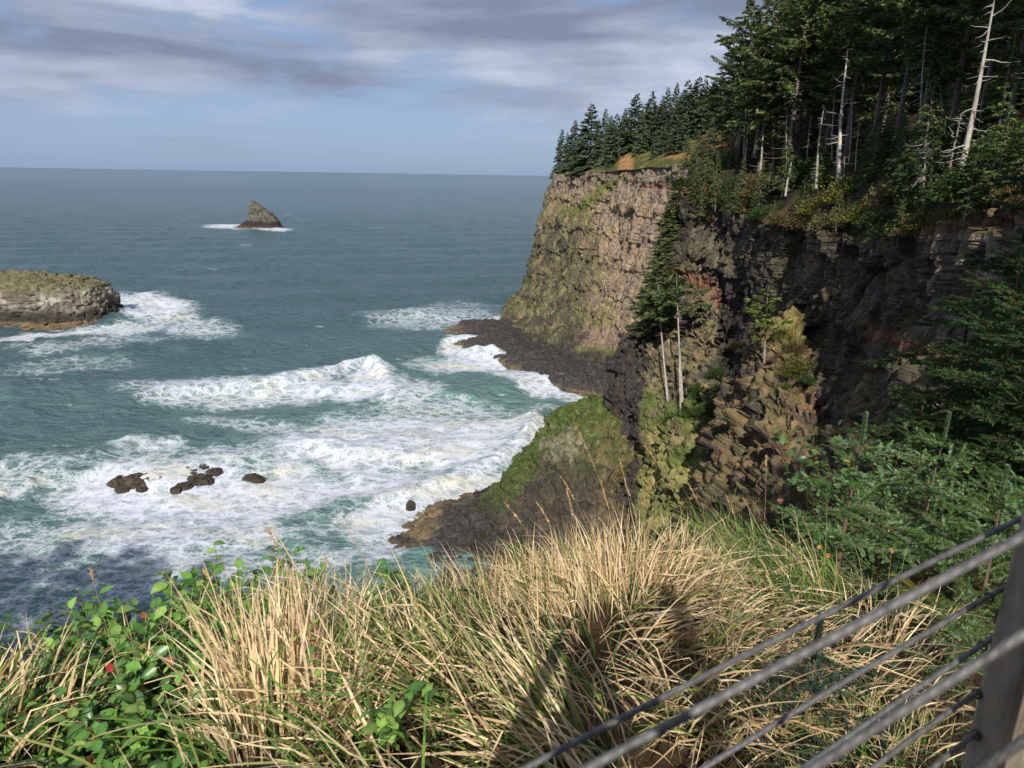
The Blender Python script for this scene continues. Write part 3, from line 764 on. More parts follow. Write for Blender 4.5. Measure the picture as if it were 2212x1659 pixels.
# ------------------------------------------------------------------ sea stacks and rocks
def stack_mesh(name, prof, c0, ax, bx, nth, nz, seed, colf, sc_=1.0, expo=2.6, lean=(0, 0), slope=0.0):
    """prof: list of (z, radius factor); superellipse plan of half-sizes ax, bx at centre c0"""
    zz = np.array([p[0] for p in prof], float); rr = np.array([p[1] for p in prof], float)
    t = np.linspace(0, 1, nz) * (len(prof) - 1)
    zc = np.interp(t, np.arange(len(prof)), zz); rc = np.interp(t, np.arange(len(prof)), rr)
    th = np.linspace(0, 2 * np.pi, nth, endpoint=False)
    ct, st = np.cos(th), np.sin(th)
    sx = np.sign(ct) * np.abs(ct) ** (2 / expo); sy = np.sign(st) * np.abs(st) ** (2 / expo)
    P = np.stack([c0[0] + ax * rc[:, None] * sx + lean[0] * zc[:, None], c0[1] + bx * rc[:, None] * sy + lean[1] * zc[:, None], np.broadcast_to(zc[:, None], (nz, nth))], -1)
    P[..., 2] -= slope * np.clip(P[..., 0] - c0[0], -20, 60) * np.clip(zc[:, None] / zz.max(), 0, 1)
    C = np.array([c0[0], c0[1], zz.max() * 0.4])
    n = P - C; n /= np.linalg.norm(n, axis=-1, keepdims=True)
    f1, f2, cid, t1 = voro(P / (4 * sc_), seed, True)
    g1, g2, gid, t2 = voro(P / (1.5 * sc_), seed + 1, True)
    d = sc_ * (0.25 + 2.4 * fbm(P / (9 * sc_), 4, seed) + 1.6 * (cid - 0.5) + 1.6 * t1 + 0.6 * (gid - 0.5) + 0.7 * t2 - 0.6 * (1 - sstep(0, 0.15, f2 - f1)))
    P = P + n * d[..., None]
    col = colf(P, cid, gid)
    V = P.reshape(-1, 3)
    top = P[-1].mean(0, keepdims=True)
    V = np.concatenate([V, top]); cc = np.concatenate([col.reshape(-1, 3), col[-1].mean(0, keepdims=True)])
    ring = (nz - 1) * nth + np.arange(nth)
    return mesh_np(name, V, [grid_faces(nz, nth, True), np.stack([ring, np.roll(ring, -1), np.full(nth, len(V) - 1)], -1)], M_stack, None, cc)

def col_left(P, cid, gid):
    zz = P[..., 2]
    c = np.empty(P.shape); c[:] = (0.20, 0.18, 0.14)
    c = mixc(c, (0.13, 0.105, 0.08), sstep(0.4, 0.9, cid))
    wn = fbm(P / np.array([6, 6, 2.5]), 4, 801)
    c = mixc(c, (0.55, 0.50, 0.43), sstep(0.0, 0.3, wn + 0.15) * np.exp(-((zz - 9.5) / 4.0) ** 2) * sstep(-0.2, 0.2, fbm(P / np.array([3, 3, 6.0]), 3, 806)) * 0.9)
    c = mixc(c, (0.17, 0.155, 0.075), sstep(11.5, 15.5, zz + 6 * fbm(P / 5, 4, 802)) * 0.8)
    c = mixc(c, (0.05, 0.042, 0.036), sstep(8.0, 4.5, zz + 3.5 * fbm(P / 6, 3, 803)))
    c = mixc(c, (0.20, 0.14, 0.08), sstep(2.4, 1.4, zz) * 0.8)
    return c
q = on_z(95, 706)
stk = stack_mesh('sea_stack', [(-3, 1.06), (0, 1.02), (2.5, 0.96), (3.2, 0.93), (8, 0.89), (11, 0.87), (14, 0.84), (16.2, 0.79), (17.2, 0.7), (17.7, 0.5), (17.8, 0.2), (17.8, 0.02)], (q[0] - 12, q[1] + 18), 34, 19, 260, 150, 810, col_left, 0.72, 2.5, (0, 0), 0.07)
tag(stk, 'broad flat-topped sea rock streaked with white, cut by the left edge of the photo', 'sea rock')
def toe_col(P, cid, gid):
    c = np.empty(P.shape); c[:] = (0.075, 0.06, 0.048)
    return mixc(c, (0.17, 0.12, 0.07), sstep(2.5, 1.2, P[..., 2]) * 0.8)
q = on_z(236, 690)
t_ = stack_mesh('ledge', [(-2, 1.1), (0.5, 1.0), (1.6, 0.8), (3.0, 0.55), (4.2, 0.25), (4.5, 0.02)], (q[0] - 3.5, q[1] + 5), 8, 5, 60, 30, 820, toe_col, 0.45, 2.0)
t_.parent = stk

# shark-fin rock
q0, q1 = on_z(508, 491), on_z(613, 490)
L_ = q1[0] - q0[0]; yc = q0[1] + 8
us = np.linspace(-0.06, 1.06, 170); vs = np.linspace(-1.15, 1.15, 120)
Hp = np.interp(us, [-0.06, 0.0, 0.06, 0.28, 0.30, 0.335, 0.36, 0.42, 0.50, 0.62, 0.78, 0.90, 0.97, 1.0, 1.06], [-2, 0.5, 2.0, 9.5, 14, 24, 28.2, 28.4, 26.2, 22.5, 17, 11.5, 6, 1.0, -2])
Wp = np.interp(us, [-0.06, 0, 0.2, 0.5, 0.85, 1.0, 1.06], [5, 8, 11, 14, 12, 8, 5])
U, Vv = np.meshgrid(us, vs, indexing='ij')
hh = Hp[:, None] * (1 - np.clip(np.abs(Vv + 0.0) , 0, 1.15) ** 2.6 * 1.02)
P = np.stack([q0[0] + U * L_, yc + Vv * Wp[:, None], hh], -1)
f1, f2, cid = voro(P / 3.5, 830)
d = 1.3 * fbm(P / 7, 4, 831) + 1.2 * (cid - 0.5)
P = P + np.stack([0.5 * d, -0.7 * d * np.sign(-Vv + 0.001), 0.5 * d * (hh > 1)], -1)
wn = fbm(P / 4, 3, 832)
c = np.empty(P.shape); c[:] = (0.125, 0.115, 0.092)
c = mixc(c, (0.07, 0.064, 0.055), sstep(0.4, 0.9, cid))
c = mixc(c, (0.13, 0.125, 0.06), sstep(14, 22, P[..., 2]) * sstep(-0.2, 0.3, wn) * 0.7)
c = mixc(c, (0.035, 0.03, 0.028), np.maximum(sstep(8.5, 5.5, P[..., 2] + 3 * wn), sstep(0.33, 0.27, U) * 0.9))
c = mixc(c, (0.10, 0.055, 0.035), sstep(2.5, 1.2, P[..., 2]) * 0.8)
fin = mesh_np('sea_stack', P, grid_faces(*P.shape[:2])[:, ::-1], M_stack, None, c.reshape(-1, 3))
tag(fin, 'distant fin-shaped sea rock with pointed top standing alone in open water', 'sea rock')

def small_rock(name, px_, py_, wpx, hm, seed, label, group=None, aspect=0.6, tan=0.3, cat='sea rock'):
    q = on_z(px_, py_)
    dist = np.linalg.norm(q - CAM)
    a = wpx / 2 * dist / F * 1.2; hm = hm * 0.9 + 0.1
    sq = a / 4.0
    def cf(P, cid, gid):
        c = np.empty(P.shape); c[:] = (0.055, 0.043, 0.036)
        c = mixc(c, (0.16, 0.125, 0.08), sstep(0.55, 0.9, cid) * tan + sstep(0.7, 0.9, gid) * 0.4)
        return c
    prof = [(-1.5, 1.15), (-0.3, 1.05), (hm * 0.3, 0.95), (hm * 0.65, 0.82), (hm * 0.9, 0.6), (hm, 0.35), (hm * 1.03, 0.02)]
    k = min(0.42, max(0.08, sq * 0.26))
    o = stack_mesh(name, prof, (q[0], q[1]), a, a * aspect, 90, 60, seed, cf, k, 2.0)
    return tag(o, label, cat, group)

RK = [  # px, py(base), width px, height m, label, aspect, tan
    (302, 1044, 70, 1.5, 'largest brown rock awash in the white surf, nearest to the left edge', 0.6, 0.8),
    (262, 1046, 40, 1.3, 'dark low rock on the left flank of the largest rock in the surf', 0.7, 0.2),
    (343, 1044, 34, 1.3, 'dark low rock on the right flank of the largest rock in the surf', 0.7, 0.2),
    (408, 1022, 40, 1.1, 'dark rock at the left end of the middle cluster of surf rocks', 0.7, 0.2),
    (434, 1016, 36, 1.2, 'dark rock at the top of the middle cluster of surf rocks', 0.6, 0.2),
    (464, 1024, 30, 1.2, 'dark rock at the right end of the middle cluster of surf rocks', 0.8, 0.2),
    (430, 1040, 44, 1.3, 'dark rock at the front of the middle cluster of surf rocks', 0.7, 0.3),
    (398, 1052, 28, 0.8, 'small dark rock below the middle cluster of surf rocks', 0.7, 0.2),
    (380, 1060, 18, 0.7, 'smallest dark rock just below the gap between the two surf rock clusters', 0.7, 0.2),
    (546, 1034, 34, 0.9, 'lone dark rock at the right end of the line of surf rocks', 0.6, 0.2),
    (887, 1096, 16, 1.4, 'small black rock in the foam just above the near rock shelf', 0.6, 0.0)]
r = np.random.default_rng(31)
for (cx, cy, sx, sy, n, lb) in [(300, 1046, 44, 11, 12, 'small dark rock crowded round the largest brown rock in the surf'), (432, 1028, 40, 14, 9, 'small dark rock in the middle cluster of surf rocks'), (548, 1034, 14, 5, 3, 'small dark rock beside the lone one at the right of the surf rocks')]:
    for j in range(n):
        RK.append((cx + r.uniform(-sx, sx), cy + r.uniform(-sy, sy), r.uniform(12, 24), r.uniform(0.4, 0.9), lb, r.uniform(0.6, 0.9), 0.15))
for i, (a, b, w_, h_, lb, asp, tn) in enumerate(RK):
    small_rock('sea_rock', a, b, w_, h_, 840 + i, lb, 'rocks awash in the surf' if i < 11 else lb.replace('small dark rock', 'small dark rocks'), asp, tn)

# ------------------------------------------------------------------ conifers and shrubs
def unit(v):
    return v / (np.linalg.norm(v, axis=-1, keepdims=True) + 1e-9)

def spray_set(g, base, dirs, ln, wd, cols, r):
    """feathery three-fingered flat sprays: base (n,3), dirs (n,3), ln (n), wd (n)"""
    n = len(base)
    side = unit(np.cross(dirs, np.array([0, 0, 1.0])) + 1e-6)
    nrm = np.cross(side, dirs)
    roll = r.normal(0, 0.45, n)
    side = side * np.cos(roll)[:, None] + nrm * np.sin(roll)[:, None]
    for a in (-0.65, 0.0, 0.6):
        d = unit(dirs * math.cos(a) + side * math.sin(a) + np.array([0, 0, -0.12]))
        l = ln * (1.0 if a == 0 else 0.68) * r.uniform(0.8, 1.15, n)
        s2 = unit(side * math.cos(a) - dirs * math.sin(a))
        w = wd * r.uniform(0.75, 1.2, n)
        V = np.stack([base, base + d * (l * 0.45)[:, None] + s2 * (w * 0.5)[:, None],
                      base + d * l[:, None] + np.array([0, 0, -0.12]) * l[:, None], base + d * (l * 0.4)[:, None] - s2 * (w * 0.5)[:, None]], 1)
        q = np.arange(4 * n).reshape(n, 4)
        g.add(V, q, None, np.repeat(cols, 4, 0))

def foliage_cols(n, r, base=(0.028, 0.055, 0.020), alt=(0.055, 0.085, 0.022), blue=(0.025, 0.055, 0.038)):
    c = np.tile(np.array(base), (n, 1))
    t = r.random(n)[:, None]
    c = np.where(t > 0.55, lerp(c, np.array(alt), r.random((n, 1))), c)
    c = np.where(t < 0.15, np.array(blue), c)
    return c * r.uniform(0.65, 1.35, (n, 1))

def conifer(name, label, h=20.0, rad=3.2, cb=0.05, nb=110, seed=1, style='cone', trunk_r=0.28, spl=0.9, spw=0.34, dens=1.0, trunk_c=(0.16, 0.14, 0.12), dead=0, fcol=None, flag=None):
    r = np.random.default_rng(seed)
    root = thing(name, label, 'tree')
    wood, fol = Geo(), Geo()
    k = 12
    t = np.linspace(0, 1, k)
    bend = np.stack([np.sin(t * 2.3 + seed) - math.sin(seed), np.cos(t * 1.9 + seed) - math.cos(seed), 0 * t], -1) * h * 0.012
    pts = np.stack([0 * t, 0 * t, t * h], -1) + bend
    pts[0, 2] = -0.6
    wood.tube(pts, trunk_r * (1 - 0.92 * t) * (1 + 0.5 * np.exp(-t * 18)), 8, trunk_c)
    def tp(z):
        return np.array([np.interp(z, t, pts[:, i]) for i in range(3)])
    for i in range(nb):
        u = (i + r.random()) / nb
        z = cb + (0.985 - cb) * u
        if style == 'cone':
            L = rad * (1 - u) ** 0.85 * r.uniform(0.65, 1.12) + 0.25
        elif style == 'old':
            L = rad * (0.35 + 0.75 * math.sin(math.pi * min(1, 0.22 + 0.78 * u)) ** 0.9) * r.uniform(0.45, 1.2) * (1 if u < 0.85 else 0.6)
        else:
            L = rad * (0.3 + 0.8 * math.sin(math.pi * (0.15 + 0.8 * u))) * r.uniform(0.5, 1.15)
        az = r.uniform(0, 2 * math.pi)
        if flag is not None:
            az = flag + r.normal(0, 0.9)
        el = lerp(-0.18, 0.62, u ** 1.6) if style == 'cone' else r.normal(0.06, 0.2) + 0.25 * u
        m = 6
        s = np.linspace(0, 1, m)
        droop = (0.34 if style == 'cone' else 0.22) * r.uniform(0.6, 1.4)
        hd = np.array([math.cos(az), math.sin(az), 0])
        sid = np.array([-math.sin(az), math.cos(az), 0])
        wob = r.normal(0, 0.07)
        br = tp(z) + (s * L * math.cos(el))[:, None] * hd + (s ** 2 * L * wob)[:, None] * sid + np.stack([0 * s, 0 * s, s * L * math.sin(el) - droop * L * s ** 2 + 0.14 * L * s ** 4], -1)
        wood.tube(br, (0.012 * L + 0.02) * (1 - 0.85 * s), 3, (0.10, 0.085, 0.065), cap=False)
        n = max(3, int(dens * L / (0.24 if style == 'cone' else 0.2) * (1.6 + 0.5 * (L > 1))))
        s0 = 0.12 if style == 'cone' else 0.3
        ss = s0 + (1.0 - s0) * r.random(n) ** 0.75
        base = np.stack([np.interp(ss, s, br[:, j]) for j in range(3)], -1)
        sg = np.where(r.random(n) < 0.5, -1, 1)
        a = r.uniform(0.15, 1.25, n) * sg
        dirs = unit(hd * np.cos(a)[:, None] + sid * np.sin(a)[:, None] + np.stack([0 * a, 0 * a, r.normal(-0.12, 0.22, n)], -1))
        tw = 0.45 * L * (1 - ss) * r.random(n)
        base = base + dirs * tw[:, None] - np.array([0, 0, 0.12]) * tw[:, None]
        ln = spl * r.uniform(0.55, 1.2, n) * (0.55 + 0.45 * min(1, L / 2))
        cols = foliage_cols(n, r, **(fcol or {})) * r.uniform(0.75, 1.25)
        spray_set(fol, base, dirs, ln, np.full(n, spw), cols, r)
    for i in range(dead):
        z = r.uniform(0.12, max(cb + 0.1, 0.2)); az = r.uniform(0, 6.28); L = r.uniform(0.5, 2.2) * rad / 4
        s = np.linspace(0, 1, 5)
        br = tp(z) + np.outer(s * L, [math.cos(az), math.sin(az), 0]) + np.stack([0.06 * L * np.sin(s * 9 + i), 0 * s, -0.25 * L * s + 0.2 * L * s ** 3], -1)
        wood.tube(br, 0.05 * (1 - 0.8 * s), 3, (0.24, 0.215, 0.18), cap=False)
    wood.build('trunk', M_bark, root)
    fol.build('crown', M_leaf, root, smooth=False)
    root['h'] = h
    return root

def snag(name, label, h, r0, seed, nb=26, bl=1.2, c=(0.46, 0.42, 0.36), keep=0.0, group=None):
    r = np.random.default_rng(seed)
    root = thing(name, label, 'tree', group=group)
    wood, br_ = Geo(), Geo()
    k = 16; t = np.linspace(0, 1, k)
    pts = np.stack([0.012 * h * np.sin(3.1 * t + seed), 0.01 * h * np.sin(4.3 * t + 2 * seed), t * h], -1)
    pts[:, :2] -= pts[0, :2] - (pts[-1, :2] - pts[0, :2]) * 0
    cc = np.repeat(np.array([c]) * np.ones((k, 1)) * (0.75 + 0.5 * r.random((k, 1))), 8, 0)
    wood.tube(pts, r0 * (1 - 0.8 * t) * (1 + 0.35 * np.exp(-t * 20)), 8, cc)
    for i in range(nb):
        z = r.uniform(0.12, 0.98); az = r.uniform(0, 6.28)
        L = bl * r.uniform(0.25, 1.0) * (1.25 - 0.6 * z) * (2.2 if r.random() < 0.12 else 1)
        s = np.linspace(0, 1, 6)
        p0 = np.array([np.interp(z, t, pts[:, j]) for j in range(3)])
        el = r.normal(0.05, 0.3)
        b = p0 + np.outer(s * L, [math.cos(az), math.sin(az), el]) + np.stack([0.07 * L * np.sin(s * 7 + i), 0.07 * L * np.cos(s * 6 + i), -0.3 * L * s ** 2 + 0.25 * L * s ** 4], -1)
        br_.tube(b, (0.03 + 0.012 * L) * (1 - 0.8 * s), 4, np.array(c) * r.uniform(0.6, 1.0), cap=False)
    wood.build('trunk', M_bark, root)
    br_.build('branches', M_bark, root)
    if keep:
        fol = Geo(); n = int(260 * keep)
        z = r.uniform(0.35, 0.95, n) ; az = r.uniform(0, 6.28, n); L = bl * r.uniform(0.3, 1.5, n)
        base = np.stack([L * np.cos(az), L * np.sin(az), z * h - 0.15 * L], -1)
        dirs = unit(np.stack([np.cos(az + r.normal(0, .6, n)), np.sin(az), r.normal(-.1, .25, n)], -1))
        spray_set(fol, base, dirs, r.uniform(0.35, 0.8, n), np.full(n, 0.22), foliage_cols(n, r, alt=(0.12, 0.12, 0.04)), r)
        fol.build('crown', M_leaf, root, smooth=False)
    root['h'] = h
    return root

def stand(root, px_, py_, Y, h=None, top=None, rot=None, sx=1.0, sink=0.3):
    b = at(px_, py_, Y)
    if top is not None:                        # lean: axis goes from the foot to this point
        d = Vector((top - b).tolist())
        q = d.to_track_quat('Z', 'Y')
        hh = d.length
    else:
        q = Vector((0, 0, 1)).to_track_quat('Z', 'Y'); hh = h
    s = hh / root['h']
    rz = Matrix.Rotation(random.uniform(0, 6.28) if rot is None else rot, 4, 'Z')
    root.matrix_world = Matrix.Translation((b - np.array([0, 0, sink])).tolist()) @ q.to_matrix().to_4x4() @ rz @ Matrix.Diagonal((s * sx, s * sx, s, 1))
    return root

_first = set()
def plant_tree(proto, label, group, *a, **k):
    if proto.name not in _first:
        _first.add(proto.name)
        o = proto
        o['label'] = label
        if group:
            o['group'] = group
        elif 'group' in o:
            del o['group']
    else:
        o = dup(proto, label, group)
    return stand(o, *a, **k)

def hpx(px_, py0, py1, Y):                 # height in metres spanned by two image rows at northing Y
    d = ray(px_, py0)
    return (py0 - py1) / F * Y / d[1] * 1.0

YOUNG = dict(base=(0.13, 0.175, 0.10), alt=(0.19, 0.23, 0.11), blue=(0.12, 0.175, 0.13))
far_p = [conifer('spruce_tree', 'x', 20, 4.3 + 0.5 * (i % 3), 0.04 + 0.05 * (i % 2), 150, 30 + i, 'cone', 0.3, 0.85, 0.30, 1.5, fcol=YOUNG) for i in range(5)]
SUNNY = dict(base=(0.13, 0.18, 0.065), alt=(0.26, 0.25, 0.085), blue=(0.11, 0.18, 0.10))
old_p = [conifer('spruce_tree', 'x', 30, 5.4 + 0.7 * (i % 3), 0.24 + 0.07 * (i % 3), 120, 50 + i, 'old', 0.40, 0.62, 0.2, 2.1, trunk_c=(0.15, 0.13, 0.115), dead=26, fcol=SUNNY) for i in range(6)]
mid_p = [conifer('spruce_tree', 'x', 18, 3.0 + 0.6 * (i % 2), 0.10 + 0.1 * (i % 2), 95, 70 + i, 'cone', 0.26, 0.6, 0.18, 1.7, dead=10, fcol=SUNNY) for i in range(4)]
low_p = [conifer('young_spruce', 'x', 6, 1.9, 0.03, 60, 90 + i, 'cone', 0.12, 0.55, 0.2, 0.8, fcol=dict(base=(0.04, 0.075, 0.02), alt=(0.09, 0.13, 0.03), blue=(0.03, 0.07, 0.03))) for i in range(3)]

G_FAR = 'spruces along the top of the far headland'
FARR = [(1209, 378, 282, 340, 'leftmost spruce on the far headland, at its seaward corner'),
        (1224, 376, 288, 335, 'short spruce second from the left on the far headland'),
        (1240, 375, 264, 330, 'slim spruce third from the left on the far headland'),
        (1256, 374, 282, 322, None), (1272, 372, 232, 318, 'tall narrow spruce at the left of the far headland'),
        (1288, 371, 262, 312, None), (1303, 368, 240, 312, 'dense spruce just right of the tall narrow one on the far headland'), (1318, 366, 262, 300, None),
        (1330, 352, 250, 318, None), (1366, 330, 208, 312, 'tallest pointed spruce in the middle of the far headland, behind the orange scar'), (1346, 345, 238, 322, None),
        (1384, 340, 238, 290, None), (1403, 334, 204, 300, 'tall spruce right of the middle of the far headland, above a grassy patch'), (1392, 330, 225, 330, None), (1420, 330, 228, 292, None),
        (1436, 326, 196, 300, None), (1450, 322, 186, 305, 'tall dark spruce near the right end of the far headland row'), (1466, 322, 210, 290, None), (1478, 320, 182, 300, None),
        (1495, 318, 176, 300, None), (1512, 316, 178, 300, None), (1530, 316, 176, 290, None), (1548, 316, 180, 280, None), (1430, 345, 270, 270, None), (1462, 338, 256, 262, None), (1412, 352, 288, 268, None)]
for i, (a, b, c_, Y, lb) in enumerate(FARR):
    plant_tree(far_p[(i * 3) % 5], lb or 'dark green pointed spruce in the crowded row on top of the far headland', None if lb else G_FAR, a, b + 2, Y, h=hpx(a, b, c_, Y) * 1.02, sx=[1.0, 1.25, 0.85, 1.4, 1.1][(i * 7) % 5])
r = np.random.default_rng(5)
for i in range(26):
    a = r.uniform(1290, 1560); Y = r.uniform(330, 420)
    b = np.interp(a, [1200, 1300, 1400, 1560], [366, 345, 305, 280]) + 12
    t_ = np.interp(a, [1200, 1290, 1360, 1400, 1450, 1560], [290, 262, 232, 226, 205, 190]) + r.uniform(-4, 26)
    plant_tree((far_p + old_p[:2])[i % 7], 'dark green pointed spruce in the crowded row on top of the far headland', G_FAR, a, b, Y, h=hpx(a, b, t_, Y) * r.uniform(0.8, 1.08), sx=r.uniform(0.9, 1.35))

G_OLD = 'old spruces of the forest above the cove'
L_OLD = 'old dark spruce crowded among others in the forest above the cove'
OLD = [  # px, base, top, Y, prototype
    (1640, 372, 40, 128, 0, 'old spruce at the left edge of the forest, boughs reaching seaward'),
    (1590, 352, 110, 150, 1, 'leaning-crowned spruce behind the left edge of the forest'),
    (1540, 345, 168, 158, 2, None), (1565, 330, 140, 185, 3, None),
    (1700, 378, -30, 118, 2, None), (1668, 345, 20, 150, 4, None), (1735, 352, -60, 132, 5, None), (1780, 345, -90, 122, 0, None),
    (1760, 320, -40, 160, 1, None), (1830, 330, -130, 110, 3, None), (1880, 335, -150, 100, 4, None), (1850, 300, -70, 140, 2, None),
    (1930, 330, -190, 93, 5, None), (1985, 322, -240, 84, 1, None), (2050, 312, -260, 80, 0, None), (1950, 285, -110, 130, 0, None),
    (2110, 290, -330, 72, 2, None), (2180, 270, -380, 66, 3, None), (2040, 265, -150, 125, 4, None), (2130, 230, -200, 112, 5, None),
    (2240, 250, -450, 60, 4, None), (2320, 230, -520, 56, 1, None), (2210, 180, -220, 110, 2, None), (1615, 305, 60, 200, 5, None), (1690, 300, 10, 190, 3, None),
    (1800, 280, -20, 180, 4, None), (1900, 250, -60, 170, 1, None), (2000, 220, -90, 165, 3, None)]
for i, (a, b, c_, Y, k, lb) in enumerate(OLD):
    plant_tree(old_p[k], lb or L_OLD, None if lb else G_OLD, a, b, Y, h=hpx(a, b, c_, Y), sx=1.0, sink=0.8)
r = np.random.default_rng(8)
for i in range(64):
    a = r.uniform(1585, 2330); Y = r.uniform(125, 230)
    b = np.interp(a, [1600, 1850, 2050, 2330], [318, 285, 235, 120]) - (Y - 140) * 0.25
    plant_tree(old_p[i % 6] if i % 3 else mid_p[i % 4], L_OLD, G_OLD, a, b, Y, h=r.uniform(24, 32), sink=1)
MID = [(1500, 398, 300, 138, 0), (1520, 410, 318, 134, 1), (1545, 415, 322, 130, 2), (1505, 372, 280, 150, 3), (1480, 372, 290, 152, 1), (1570, 400, 250, 138, 0), (1600, 425, 330, 122, 2), (1640, 440, 345, 112, 1),
       (1530, 385, 250, 150, 3), (1760, 420, 300, 100, 1), (1690, 420, 290, 108, 3), (1880, 400, 260, 86, 0), (1935, 430, 250, 76, 2), (1975, 440, 170, 70, 3), (2020, 400, 200, 70, 0), (1905, 370, 230, 92, 1), (2150, 330, 60, 62, 2), (1945, 460, 360, 70, 1)]
for i, (a, b, c_, Y, k) in enumerate(MID):
    plant_tree(mid_p[k], 'smaller spruce standing in front of the old forest near the cove cliff edge', 'smaller spruces near the cove cliff edge', a, b, Y, h=hpx(a, b, c_, Y), sink=0.5)
# dark spruces stepping down the ridge between headland and cove
RIDGE = [(1470, 470, 372, 144, 0), (1462, 520, 405, 145, 1), (1450, 560, 440, 145, 2), (1470, 560, 450, 141, 3), (1440, 600, 480, 144, 0), (1455, 620, 500, 139, 1), (1428, 650, 525, 142, 2), (1445, 660, 545, 138, 3), (1415, 690, 575, 140, 1), (1432, 700, 590, 136, 0), (1408, 726, 610, 138.5, 2), (1452, 510, 430, 150, 1)]
for i, (a, b, c_, Y, k) in enumerate(RIDGE):
    plant_tree(mid_p[k], 'dark spruce on the ridge stepping down between the far headland and the cove cliff', 'dark spruces down the ridge', a - 4, b, Y - 5.5, h=hpx(a, b, c_, Y) * 1.1, sx=2.1, sink=0.3)

for i, (a, b, c_, Y, k) in enumerate([(1498, 440, 350, 133, 0), (1512, 470, 392, 130, 2), (1545, 452, 372, 126, 1), (1585, 470, 392, 119, 3), (1625, 486, 410, 112, 0), (1668, 500, 430, 104, 2), (1760, 520, 445, 90, 1), (1805, 500, 408, 84, 3), (1880, 520, 430, 74, 0), (1940, 512, 415, 67, 2), (2085, 470, 330, 55, 1), (2150, 430, 250, 53, 3), (2205, 400, 210, 51, 0)]):
    plant_tree(mid_p[k], 'spruce clinging to the rim of the cove cliff among the shrubs', 'spruces clinging to the cove cliff rim', a, b, Y - 1.0, h=hpx(a, b, c_, Y), sx=1.2, sink=0.3)
# bare-trunked and dead trees
flagp = conifer('spruce_tree', 'x', 25, 5.0, 0.70, 46, 121, 'old', 0.30, 0.8, 0.28, 1.5, trunk_c=(0.40, 0.36, 0.31), dead=40, fcol=SUNNY)
plant_tree(flagp, 'tall bare pale trunk with flat green crown, right of the grassy rib pair', None, 1476, 884, 115.5, top=at(1462, 586, 119), rot=0.4)
flagq = conifer('spruce_tree', 'x', 25, 3.4, 0.66, 40, 122, 'old', 0.24, 0.8, 0.28, 1.5, trunk_c=(0.42, 0.38, 0.33), dead=40, fcol=SUNNY)
plant_tree(flagq, 'leaning bare pale trunk with dark crown, left of the grassy rib pair', None, 1443, 864, 119, top=at(1424, 590, 124), rot=2.1)
s_ = snag('dead_tree', 'thin dead trunk just right of the tall bare trunk on the grassy rib', 14, 0.15, 131, 30, 0.6)
stand(s_, 1470, 890, 114.5, top=at(1473, 740, 117))
s_ = snag('dead_tree', 'short broken stump standing right of the bare trunks on the grassy rib', 4, 0.26, 132, 3, 0.3)
stand(s_, 1483, 858, 117, top=at(1484, 818, 118))
tq = conifer('spruce_tree', 'x', 9, 2.6, 0.30, 40, 133, 'old', 0.14, 0.55, 0.2, 1.6, trunk_c=(0.30, 0.27, 0.23), dead=10, fcol=dict(base=(0.15, 0.20, 0.05), alt=(0.27, 0.30, 0.07), blue=(0.14, 0.2, 0.07)), flag=0.3)
plant_tree(tq, 'small wind-swept spruce with a bright crown on the buttress beside the dark wall', None, 1652, 770, 82, top=at(1660, 612, 83), rot=0)
SN = [('great white dead trunk leaning right, biggest of the pale trunks', 2066, 412, 62, 2146, -14, 60, 0.36, 34, 2.0, 0),
      ('white dead trunk, tallest of the trio amid the forest front', 1812, 388, 94, 1833, 100, 98, 0.34, 46, 1.7, 0),
      ('thin dead pole just left of the tallest of the trio', 1808, 356, 96, 1812, 236, 97, 0.14, 16, 0.6, 0),
      ('thin crooked dead trunk just right of the tallest of the trio', 1822, 392, 93, 1826, 330, 93, 0.14, 14, 0.9, 0),
      ('grey dead trunk with many stubs, leftmost of the pale trunks in the forest front', 1763, 404, 99, 1784, 222, 101, 0.26, 44, 1.0, 0),
      ('slender half-dead trunk left of the great white trunk, starting higher up', 1984, 330, 78, 2006, 48, 80, 0.2, 40, 1.6, 0.5),
      ('crooked half-dead tree with a pale foot just left of the great white trunk', 2046, 398, 64, 2074, 236, 64, 0.17, 34, 2.0, 0.5),
      ('bare half-dead tree with brown twigs left of the crooked pale-footed tree', 1996, 400, 66, 2002, 300, 66, 0.12, 50, 2.0, 0.6),
      ('dim grey dead trunk low at the left of the forest front above the cliff edge', 1697, 420, 106, 1712, 330, 108, 0.2, 26, 1.0, 0),
      ('pale dead trunk showing through the spruces at the left of the forest', 1643, 380, 124, 1648, 240, 126, 0.26, 30, 1.2, 0)]
for i, (lb, a, b, Y, a2, b2, Y2, r0, nb, bl, kp) in enumerate(SN):
    top = at(a2, b2, Y2)
    hh = float(np.linalg.norm(top - at(a, b, Y)))
    stand(snag('dead_tree', lb, hh, r0 * 0.78, 140 + i, nb, bl, keep=kp, c=(0.5, 0.46, 0.40) if i in (0, 1) else (0.36, 0.33, 0.28)), a, b, Y, top=top)

r = np.random.default_rng(19)
for i in range(46):
    a = r.uniform(1575, 2290); f = r.random()
    lo = np.interp(a, [1570, 1700, 1850, 2000, 2212, 2300], [372, 392, 398, 380, 300, 270]); hi = np.interp(a, [1570, 1700, 1850, 2000, 2212, 2300], [318, 325, 310, 270, 190, 150])
    Y = lerp(np.interp(a, [1570, 1700, 1850, 2000, 2212, 2300], [138, 114, 88, 70, 58, 52]), np.interp(a, [1570, 1700, 1850, 2000, 2212, 2300], [176, 160, 130, 100, 74, 66]), f)
    plant_tree(mid_p[i % 4], 'understorey spruce half hidden in the shade between the old forest trunks', 'understorey spruces in the forest', a, lerp(lo, hi, f), Y, h=r.uniform(5, 11) * (0.7 + 0.4 * f), sx=1.3)

